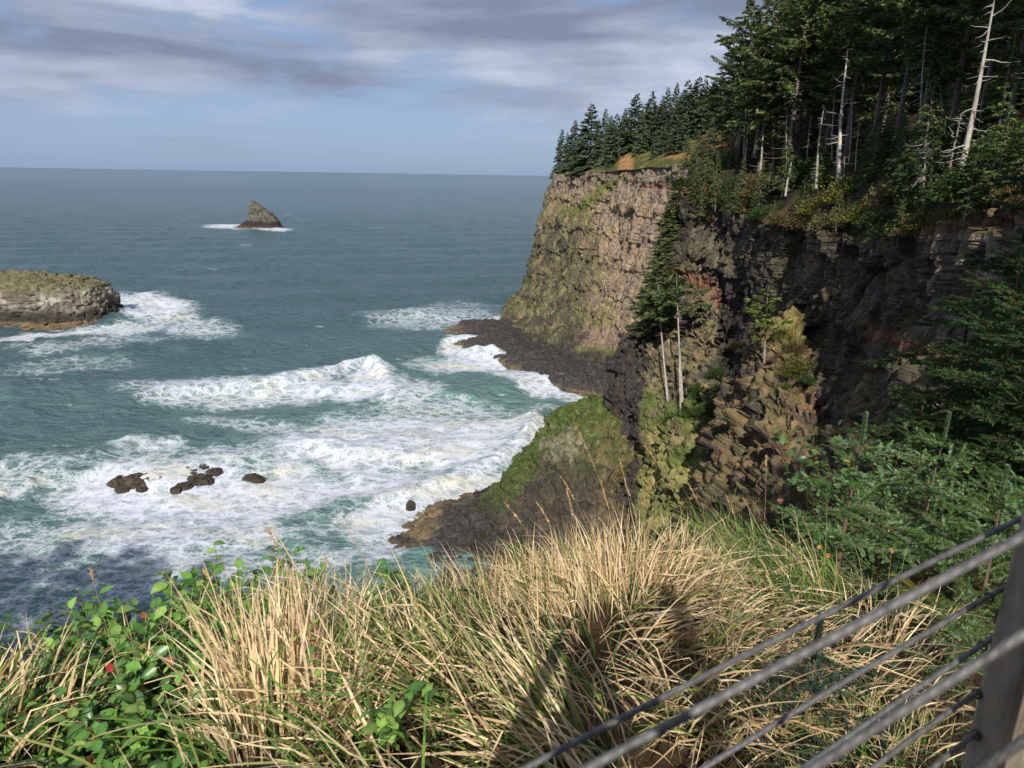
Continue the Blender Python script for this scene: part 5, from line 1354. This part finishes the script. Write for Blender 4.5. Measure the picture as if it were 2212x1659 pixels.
# ------------------------------------------------------------------ needle-bearing spruces close by
def sapling(name, seed, h=1.1, rad=0.55, nb=30, needle=0.018, nw=0.0032, per=260, pal=((0.055, 0.115, 0.06), (0.10, 0.17, 0.11), (0.04, 0.095, 0.035)), cb=0.05, twig=0.16, up=0.35, azr=None, trunk=0.016):
    r = np.random.default_rng(seed)
    root = thing(name, 'x', 'tree')
    wd, nd = Geo(), Geo()
    def bottle(p0, d, L, droop, n, side=None, c=None):
        s = np.linspace(0, 1, 6)
        pts = p0 + np.outer(s * L, d) + np.outer(s ** 2 * L * droop, [0, 0, 1.0])
        wd.tube(pts, 0.0035 * (L / 0.2) ** 0.5 * (1 - 0.7 * s), 3, (0.16, 0.10, 0.06), cap=False)
        u = r.uniform(0.02, 1.0, n)
        B = np.stack([np.interp(u, s, pts[:, j]) for j in range(3)], -1)
        A = unit(np.cross(d, [0.3, 0.2, 1.0])); Bn = np.cross(A, d)
        ph = r.uniform(0, 6.28, n)
        rad_ = A * np.cos(ph)[:, None] + Bn * np.sin(ph)[:, None]
        nd_ = unit(rad_ * 0.85 + d * 0.75)
        sd = unit(np.cross(nd_, d + 0.01))
        l = needle * r.uniform(0.75, 1.2, n)[:, None]
        V = np.stack([B, B + nd_ * l * 0.5 + sd * nw * 0.5, B + nd_ * l, B + nd_ * l * 0.5 - sd * nw * 0.5], 1)
        col = np.array(pal[r.integers(0, len(pal))] if c is None else c) * r.uniform(0.7, 1.25, (n, 1))
        nd.add(V, np.arange(4 * n).reshape(n, 4), None, np.repeat(col, 4, 0))
        return pts
    s = np.linspace(0, 1, 8)
    tr = np.stack([0.03 * h * np.sin(s * 3 + seed), 0.03 * h * np.cos(s * 2 + seed), s * h], -1); tr -= tr[0]
    wd.tube(tr, trunk * (1 - 0.85 * s), 6, (0.17, 0.12, 0.08))
    bottle(tr[-1] - np.array([0, 0, 0.04 * h]), np.array([0, 0, 1.0]), twig * 1.3, 0, int(per * twig * 9))
    for i in range(nb):
        u = cb + (0.97 - cb) * (i + r.random()) / nb
        L = rad * (1 - u) ** 0.75 * r.uniform(0.7, 1.15) + twig * 0.5
        az = r.uniform(0, 6.28) if azr is None else r.uniform(*azr)
        el = up * (0.3 + u) + r.normal(0, 0.12)
        d = np.array([math.cos(az) * math.cos(el), math.sin(az) * math.cos(el), math.sin(el)])
        p0 = np.array([np.interp(u, s, tr[:, j]) for j in range(3)])
        pts = bottle(p0, d, L, -0.12, int(per * L * 1.2))
        m = max(2, int(L / twig * 3.6))
        sv = np.array([-math.sin(az), math.cos(az), 0])
        for j in range(m):
            v = 0.15 + 0.83 * (j + r.random()) / m
            p = np.array([np.interp(v, np.linspace(0, 1, 6), pts[:, k]) for k in range(3)])
            a = (1 if j % 2 else -1) * r.uniform(0.6, 1.0)
            dd = unit(d * math.cos(a) + sv * math.sin(a) + np.array([0, 0, r.normal(0.02, 0.15)]))
            l = twig * r.uniform(0.6, 1.3) * (1.15 - 0.5 * v) * (0.6 + 0.6 * min(1, L / 0.5))
            tp_ = bottle(p, dd, l, -0.08, int(per * l))
            if L > 0.9 and r.random() < 0.8:
                for sgn in (-1, 1):
                    d3 = unit(dd * 0.75 + np.cross(dd, [0, 0, 1.0]) * 0.6 * sgn)
                    bottle(tp_[3], d3, l * 0.6, -0.08, int(per * l * 0.6))
    wd.build('trunk', M_bark, root)
    nd.build('needles', M_needle, root, smooth=False)
    root['h'] = h
    return root
sp1 = sapling('spruce_sapling', 501, 1.1, 0.55, 30, 0.022, 0.0055, 420, pal=((0.13, 0.24, 0.085), (0.22, 0.34, 0.16), (0.09, 0.19, 0.045)))
sp2 = sapling('spruce_sapling', 502, 1.0, 0.6, 30, 0.022, 0.0055, 420, pal=((0.14, 0.25, 0.09), (0.24, 0.35, 0.17), (0.10, 0.20, 0.05)))
sp3 = sapling('spruce_sapling', 503, 0.46, 0.24, 18, 0.017, 0.004, 520, pal=((0.03, 0.075, 0.05), (0.045, 0.095, 0.065)), twig=0.10, trunk=0.009)
sp4 = sapling('spruce_sapling', 504, 2.4, 1.3, 50, 0.035, 0.013, 190, pal=((0.045, 0.095, 0.03), (0.075, 0.125, 0.035), (0.04, 0.08, 0.035)), twig=0.26, trunk=0.035, up=0.2)
def put(o, a, b, rot, s, label, group=None, dy=0.0):
    o['label'] = label
    if group:
        o['group'] = group
    q = on_ground(a, b) if not dy else at(a, b, dy)
    lift = 0.14 if o.name.startswith('fern') else -0.02
    o.location = (q + np.array([0, 0, lift])).tolist(); o.rotation_euler = (0, 0, rot); o.scale = (s, s, s)
    return o
put(sp1, 1800, 1310, 0.5, 1.2, 'blue-green spruce sapling in the sun, left of two, beside the green arching grass')
put(sp2, 1985, 1230, 1.5, 1.15, 'blue-green spruce sapling in the sun, right of two, under the dark slope')
put(sp3, 1715, 1650, 0.3, 1.4, 'small dark spruce sapling in shade behind the cables at the bottom')
put(dup(sp1), 1890, 1300, 2.6, 0.75, 'low spruce sapling between the two sunny blue-green ones')
put(dup(sp2), 2110, 1330, 4.0, 0.95, 'spreading spruce sapling behind the ferns and the upper cables')
put(dup(sp1), 2200, 1240, 5.0, 1.0, 'spruce sapling at the right edge above the upper cables')
put(dup(sp2), 2080, 1180, 0.7, 1.0, 'spruce sapling with pale tips behind the upper cables, above the yellow fern')
put(dup(sp1), 2060, 1480, 1.7, 0.5, 'low spruce sapling left of the railing post')
L4 = 'dark shaded spruce on the right-hand slope'
put(sp4, 2120, 1010, 0.4, 0.9, L4, 'shaded spruces on the right-hand slope')
for (a, b, rot, s) in [(2210, 1050, 1.2, 1.0), (2020, 930, 2.2, 0.75), (2230, 960, 3.3, 1.15), (2300, 1100, 4.1, 1.0), (2160, 900, 5.2, 1.1), (2260, 850, 0.9, 1.3), (1960, 1010, 2.9, 0.5), (2150, 1120, 1.9, 0.6), (2240, 1160, 4.4, 0.7)]:
    put(dup(sp4), a, b, rot, s, L4, 'shaded spruces on the right-hand slope')
big = sapling('spruce_tree', 505, 7.0, 3.3, 90, 0.06, 0.024, 130, pal=((0.035, 0.075, 0.025), (0.06, 0.105, 0.03), (0.035, 0.07, 0.035)), twig=0.42, trunk=0.12, up=0.12, cb=0.02)
put(big, 2400, 880, 0.2, 0.95, 'big dark spruce at the right edge, its boughs reaching left across the cliff wall', dy=11.0)
qb = at(2470, 600, 11.0); big.location = (qb[0], qb[1], float(terr(qb[0], qb[1])) - 0.1)

# ------------------------------------------------------------------ ferns
def fern(seed, pal, nf=7, L=0.6):
    r = np.random.default_rng(seed)
    root = thing('fern', 'x', 'fern')
    g = Geo()
    for i in range(nf):
        az = i / nf * 6.28 + r.normal(0, 0.25); l = L * r.uniform(0.7, 1.15)
        s = np.linspace(0, 1, 12)
        hd = np.array([math.cos(az), math.sin(az), 0]); sv = np.array([-math.sin(az), math.cos(az), 0])
        pts = np.outer(s * l * 0.8, hd) + np.outer(l * (0.75 * s - 0.55 * s ** 2.2), [0, 0, 1.0])
        g.tube(pts, 0.0025 * (1 - 0.7 * s), 3, (0.16, 0.13, 0.04), cap=False)
        n = 34
        u = np.repeat(np.linspace(0.1, 0.99, n), 2); sg = np.tile([-1, 1], n)
        B = np.stack([np.interp(u, s, pts[:, k]) for k in range(3)], -1)
        d = unit(sv * sg[:, None] + hd * 0.25 + np.array([0, 0, -0.15]))
        pl = 0.085 * l / 0.6 * np.sin(np.pi * (0.12 + 0.88 * u)) ** 0.7 + 0.006
        w = np.full(2 * n, 0.011 * l / 0.6)
        f = np.broadcast_to(hd, B.shape)
        V = np.stack([B, B + d * pl[:, None] * 0.35 + f * w[:, None] * 0.5, B + d * pl[:, None], B + d * pl[:, None] * 0.35 - f * w[:, None] * 0.5], 1)
        g.add(V, np.arange(8 * n).reshape(2 * n, 4), None, np.repeat(np.array(pal)[r.integers(0, len(pal), 2 * n)] * r.uniform(0.8, 1.2, (2 * n, 1)), 4, 0))
    g.build('fronds', M_shrub, root, smooth=False)
    return root
fy = fern(601, [(0.36, 0.30, 0.04), (0.28, 0.27, 0.045)], 4, 0.42)
fg = fern(602, [(0.08, 0.13, 0.03), (0.13, 0.17, 0.035)], 8, 0.6)
put(fy, 1895, 1225, 0.4, 0.9, 'yellow fern just above the top cable, between the spruce saplings')
put(dup(fy), 1985, 1330, 2.0, 1.0, 'yellow fern under the two upper cables, left of the post')
put(dup(fy), 2140, 1260, 3.0, 1.0, 'tall yellowish fern frond close to the top of the post')
put(fg, 2090, 1320, 0.4, 0.9, 'green fern left of the railing post')
for (a, b, s, lb) in [(2060, 1400, 0.8, 'dark green fern low beside the railing post'), (1130, 1290, 0.7, 'dark green fern half hidden in the dry grass at the brink'), (880, 1280, 0.6, 'small brown-green fern at the brink left of the rock shelf'), (2150, 1060, 1.2, 'dark fern on the shaded right-hand slope'), (1900, 1040, 1.0, 'fern between the brink grass and the shaded spruces')]:
    put(dup(fg), a, b, random.uniform(0, 6), s, lb)
# fallen leaves caught on the sapling and bushes
for i, (a, b, Y, cc, lb) in enumerate([(1764, 1182, 4.55, (0.62, 0.30, 0.12), 'pale orange dead leaf caught high on the left spruce sapling'), (1786, 1206, 4.5, (0.62, 0.22, 0.06), 'orange dead leaf caught lower on the left spruce sapling'), (243, 1452, 2.35, (0.40, 0.03, 0.03), 'bright red leaf among the glossy bushes at lower left'), (2054, 920, 7.6, (0.6, 0.14, 0.04), 'orange leaf in the shaded bushes below the cliff wall')]):
    g = Geo(); l = 0.045 if i < 3 else 0.09
    V = (LEAF * np.array([1, 1.1, 2.5])) @ np.array(Matrix.Rotation(0.9, 3, 'X') @ Matrix.Rotation(i * 1.1, 3, 'Z')).T * l
    g.add(V, LQ, LT, cc)
    o = g.build('dead_leaf', M_shrub); o.location = at(a, b, Y).tolist(); tag(o, lb, 'leaf')

# ------------------------------------------------------------------ cable railings
def atd(px_, py_, d):
    return CAM + ray(px_, py_) * d
def cable(parent, A, B, t0, t1, rad, ph=0.0, sag=0.004):
    n = 700; m = 24
    t = np.linspace(t0, t1, n)
    p = A + (B - A) * t[:, None]
    L = np.linalg.norm(B - A)
    d = unit(B - A)
    U = unit(np.cross(d, [0, 0, 1.0])); W = np.cross(U, d)
    p = p + np.array([0, 0, sag]) * (4 * np.clip(t, 0, 1) * (1 - np.clip(t, 0, 1)))[:, None]
    th = np.linspace(0, 2 * np.pi, m, endpoint=False)
    rr = rad * (0.84 + 0.20 * np.abs(np.cos(3 * (th[None] - (t * L / 0.012 + ph)[:, None]))))
    V = p[:, None] + rr[..., None] * (np.cos(th)[None, :, None] * U + np.sin(th)[None, :, None] * W)
    c = np.broadcast_to(np.array([0.10, 0.097, 0.095]), (n * m, 3))
    return mesh_np('cable', V, grid_faces(n, m, True), M_cable, parent, c)
def post(parent, x, y, z0, z1, wd, ang):
    bm_ = Geo()
    e = wd * 0.5; b = wd * 0.12
    ring = np.array([(e, -e + b), (e, e - b), (e - b, e), (-e + b, e), (-e, e - b), (-e, -e + b), (-e + b, -e), (e - b, -e)])
    ca, sa = math.cos(ang), math.sin(ang)
    ring = ring @ np.array([(ca, sa), (-sa, ca)])
    zs = [z0, z1 - 0.01, z1]
    V = np.concatenate([np.c_[ring * (1 if k < 2 else 0.86) + np.array([x, y]), np.full(8, z)] for k, z in enumerate(zs)] + [np.array([[x, y, z1 + 0.003]])])
    q = grid_faces(3, 8, True)
    r_ = 16 + np.arange(8)
    bm_.add(V, q, np.stack([r_, np.roll(r_, -1), np.full(8, 24)], -1), (0.22, 0.185, 0.14))
    return bm_.build('post', M_post, parent, smooth=False)
rail = thing('cable_railing', 'weathered post with steel cables strung through it at the lower right', 'railing', (0, 0, 0))
pc = atd(2143, 1659, 1.10)
CA = [((1136, 1659, 0.80), (2212, 1117, 1.02)), ((1521, 1659, 0.94), (2212, 1245, 1.06)), ((1736, 1659, 0.99), (2212, 1334, 1.08)), ((1886, 1659, 1.02), (2175, 1452, 1.095)), ((2016, 1659, 1.05), (2148, 1556, 1.10)), ((2090, 1700, 1.07), (2122, 1646, 1.10))]
dv = atd(*CA[1][1]) - atd(*CA[1][0])
pang = math.atan2(dv[1], dv[0])
for i, (a, b) in enumerate(CA):
    A, B = atd(*a), atd(*b)
    ext = 0.7 / np.linalg.norm(B - A)
    cable(rail, A, B, -ext, 1 + 0.25 / np.linalg.norm(B - A), 0.0038, i * 1.3)
po = post(rail, pc[0], pc[1], float(terr(pc[0], pc[1])) - 0.3, H - 0.43, 0.060, pang)
dn = unit(np.array([dv[0], dv[1], 0]))
for i, (a, b) in enumerate(CA):
    A, B = atd(*a), atd(*b)
    d = unit(B - A)
    # where the cable meets the post face that looks back along it
    t = ((pc - dn * 0.034 - A) @ dn) / (d @ dn)
    q = A + d * t
    if q[2] > H - 0.47:
        continue
    g = Geo(); th = np.linspace(0, 2 * np.pi, 17)
    sv = np.cross(dn, [0, 0, 1.0])
    g.tube(q + 0.0065 * (np.cos(th)[:, None] * sv + np.sin(th)[:, None] * np.array([0, 0, 1.0])), 0.002, 6, (0.03, 0.028, 0.025), cap=False)
    g.build('grommet', M_cable, po)
rail2 = thing('cable_railing', 'nearer pair of thick steel cables crossing the lower right corner', 'railing', (0, 0, 0))
CB = [((1271, 1659, 0.52), (2212, 1157, 0.52)), ((1756, 1659, 0.53), (2212, 1370, 0.50)), ((2125, 1659, 0.52), (2212, 1600, 0.50))]
for i, (a, b) in enumerate(CB):
    A, B = atd(*a), atd(*b)
    L = np.linalg.norm(B - A)
    cable(rail2, A, B, -0.3 / L, 1 + 0.35 / L, 0.0036, i, 0.0)
A, B = atd(*CB[0][0]), atd(*CB[0][1]); L = np.linalg.norm(B - A)
e = A + (B - A) * (1 + 0.33 / L)
post(rail2, e[0], e[1], float(terr(e[0], e[1])) - 0.3, e[2] + 0.05, 0.066, pang)

# ------------------------------------------------------------------ the photographer (only the shadow falls in view)
def person(label, x, y, zf):
    vs, es, rs = [], [], []
    def add(p, rad, par=None):
        vs.append(p); rs.append(rad)
        if par is not None:
            es.append((par, len(vs) - 1))
        return len(vs) - 1
    pel = add((0, 0, 0.95), 0.15); ch = add((0, 0.0, 1.22), 0.155, pel); sh = add((0, 0, 1.42), 0.12, ch); nk = add((0, 0.01, 1.52), 0.055, sh)
    hd = add((0, 0.03, 1.62), 0.085, nk); tp = add((0, 0.02, 1.72), 0.085, hd); add((0, 0.0, 1.76), 0.05, tp)
    add((0, 0.115, 1.625), 0.018, hd)
    for s in (-1, 1):
        hip = add((0.10 * s, 0, 0.88), 0.105, pel); kn = add((0.12 * s, 0.03, 0.48), 0.065, hip); an = add((0.13 * s, -0.01, 0.09), 0.045, kn); add((0.15 * s, 0.15, 0.035), 0.035, an)
        shd = add((0.19 * s, 0, 1.42), 0.065, sh); el = add((0.26 * s, 0.14, 1.24), 0.05, shd); wr = add((0.10 * s, 0.33, 1.50), 0.03, el); pm = add((0.078 * s, 0.355, 1.56), 0.032, wr)
        for k in range(4):
            f = add((0.075 * s, 0.372 - 0.012 * k, 1.60 + 0.004 * k), 0.010, pm); add((0.045 * s, 0.376 - 0.012 * k, 1.612 + 0.004 * k), 0.009, f)
        t1 = add((0.06 * s, 0.335, 1.575), 0.011, pm); add((0.035 * s, 0.325, 1.60), 0.009, t1)
    me = bpy.data.meshes.new('person'); me.from_pydata(vs, es, []); me.update()
    o = bpy.data.objects.new('person', me); COL.objects.link(o)
    m1 = o.modifiers.new('skin', 'SKIN'); m1.use_smooth_shade = True
    for i, rad in enumerate(rs):
        me.skin_vertices[0].data[i].radius = (rad, rad)
    me.skin_vertices[0].data[0].use_root = True
    m2 = o.modifiers.new('sub', 'SUBSURF'); m2.levels = 2; m2.render_levels = 2
    bpy.context.view_layer.update()
    ev = o.evaluated_get(bpy.context.evaluated_depsgraph_get())
    nm = bpy.data.meshes.new_from_object(ev)
    o.modifiers.clear(); o.data = nm
    n = len(nm.vertices); co = np.empty(n * 3, np.float32); nm.vertices.foreach_get('co', co); co = co.reshape(-1, 3)
    c = np.tile(np.array((0.08, 0.10, 0.16)), (n, 1))
    c[co[:, 2] < 0.98] = (0.05, 0.05, 0.055); c[co[:, 2] < 0.11] = (0.04, 0.03, 0.025)
    c[(co[:, 2] > 1.52) & (np.abs(co[:, 0]) < 0.13)] = (0.45, 0.28, 0.20)
    c[(co[:, 2] > 1.50) & (co[:, 1] > 0.29)] = (0.45, 0.28, 0.20)
    c[(co[:, 2] > 1.66) & (co[:, 1] < 0.09)] = (0.06, 0.04, 0.03)
    ca = np.ones((n, 4), np.float32); ca[:, :3] = c
    at_ = nm.attributes.new('col', 'FLOAT_COLOR', 'POINT'); at_.data.foreach_set('color', ca.ravel())
    nm.materials.append(M_cloth)
    o.location = (x, y, zf)
    return tag(o, label, 'person')
person('person in a dark jacket holding up a phone, whose shadow falls on the grass', 0.0, -0.42, H - 1.64)

# ------------------------------------------------------------------ world, sun, camera
w = bpy.data.worlds.new('World'); sc.world = w; w.use_nodes = True
nt = w.node_tree; N = nt.nodes; L = nt.links; N.clear()
out = N.new('ShaderNodeOutputWorld'); bg = N.new('ShaderNodeBackground'); bg.inputs['Strength'].default_value = 0.1
sky = N.new('ShaderNodeTexSky'); sky.sky_type = 'NISHITA'; sky.sun_disc = False
sky.sun_elevation = SUN_EL; sky.sun_rotation = math.pi + SUN_AZ
sky.air_density = 1.0; sky.dust_density = 1.0; sky.ozone_density = 2.0
tc = N.new('ShaderNodeTexCoord')
sep = N.new('ShaderNodeSeparateXYZ'); L.new(tc.outputs['Generated'], sep.inputs[0])
geo = None
def wnoise(sx, sy, sz, scale, det, rough, dist, off=(0, 0, 0)):
    mp = N.new('ShaderNodeMapping'); mp.inputs['Scale'].default_value = (sx, sy, sz); mp.inputs['Location'].default_value = off
    L.new(tc.outputs['Generated'], mp.inputs['Vector'])
    n = N.new('ShaderNodeTexNoise'); n.inputs['Scale'].default_value = scale; n.inputs['Detail'].default_value = det
    n.inputs['Roughness'].default_value = rough; n.inputs['Distortion'].default_value = dist
    L.new(mp.outputs[0], n.inputs['Vector'])
    return n.outputs['Fac']
zel = sep.outputs['Z']
c_big = wnoise(1, 1, 4.2, 2.6, 8, 0.52, 0.25, (0.3, 0.1, 0.6))
c_det = wnoise(1, 1, 3.2, 7.0, 8, 0.56, 0.35, (1.7, 0, 0))
c_str = wnoise(1, 1, 9.0, 4.0, 7, 0.55, 0.5, (4.0, 2.0, 0.5))
# lower edge of the cloud deck wanders between about 4 and 7 degrees
edge = math_('ADD', zel, math_('MULTIPLY', math_('SUBTRACT', c_big, 0.5), 0.16))
edge = math_('ADD', edge, math_('MULTIPLY', math_('SUBTRACT', c_det, 0.5), 0.07))
mask = mrange(edge, 0.046, 0.100)
wisp = math_('MULTIPLY', mrange(c_str, 0.47, 0.72), mrange(zel, 0.0, 0.05))
wisp = math_('MULTIPLY', wisp, 0.6)
hole = mrange(math_('ADD', math_('MULTIPLY', c_big, 0.5), math_('MULTIPLY', c_det, 0.5)), 0.34, 0.48)
mask = math_('MAXIMUM', math_('MULTIPLY', mask, hole), wisp)
shade = math_('ADD', math_('MULTIPLY', wnoise(1, 1, 7.5, 2.3, 8, 0.5, 0.25, (2.6, 3.0, 1.0)), 0.75), math_('MULTIPLY', c_det, 0.22))
rmp = N.new('ShaderNodeValToRGB'); L.new(shade, rmp.inputs['Fac'])
e = rmp.color_ramp.elements
e[0].position = 0.40; e[0].color = (2.35, 2.75, 3.9, 1)
e[1].position = 0.64; e[1].color = (6.2, 6.8, 8.3, 1)
k = rmp.color_ramp.elements.new(0.5); k.color = (3.7, 4.25, 5.65, 1)
# clear band by the horizon, tinted towards the photo's soft blue
hz = N.new('ShaderNodeValToRGB'); L.new(zel, hz.inputs['Fac'])
e = hz.color_ramp.elements
e[0].position = 0.0; e[0].color = (2.9, 4.1, 6.2, 1)
e[1].position = 0.30; e[1].color = (2.4, 3.5, 6.2, 1)
k = hz.color_ramp.elements.new(0.06); k.color = (3.0, 4.3, 6.8, 1)
mixs = N.new('ShaderNodeMix'); mixs.data_type = 'RGBA'; mixs.inputs[0].default_value = 0.8
L.new(sky.outputs[0], mixs.inputs[6]); L.new(hz.outputs[0], mixs.inputs[7])
mixc_ = N.new('ShaderNodeMix'); mixc_.data_type = 'RGBA'
L.new(mask, mixc_.inputs[0]); L.new(mixs.outputs[2], mixc_.inputs[6]); L.new(rmp.outputs[0], mixc_.inputs[7])
L.new(mixc_.outputs[2], bg.inputs['Color']); L.new(bg.outputs[0], out.inputs['Surface'])

sl = bpy.data.lights.new('sun', 'SUN'); sl.energy = 5.0; sl.angle = R_(0.5); sl.color = (1.0, 0.95, 0.86)
so = bpy.data.objects.new('sun', sl); COL.objects.link(so)
ldir = Vector((math.sin(SUN_AZ) * math.cos(SUN_EL), math.cos(SUN_AZ) * math.cos(SUN_EL), -math.sin(SUN_EL)))
so.rotation_euler = ldir.to_track_quat('-Z', 'Y').to_euler()
so.location = (0, -20, H + 60)

cd = bpy.data.cameras.new('camera'); cam = bpy.data.objects.new('camera', cd); COL.objects.link(cam)
cd.sensor_width = 36; cd.lens = 36 * F / 2212; cd.clip_start = 0.03; cd.clip_end = 200000
cam.matrix_world = Matrix.Translation(CAM.tolist()) @ Matrix(RM.tolist()).to_4x4()
cd.dof.use_dof = True; cd.dof.focus_distance = 14; cd.dof.aperture_fstop = 7.5
sc.camera = cam
sc.view_settings.view_transform = 'Standard'
sc.view_settings.look = 'None'
sc.view_settings.exposure = 0
sc.render.engine = 'CYCLES'
sc.cycles.max_bounces = 6; sc.cycles.transparent_max_bounces = 4
sc.cycles.use_denoising = True
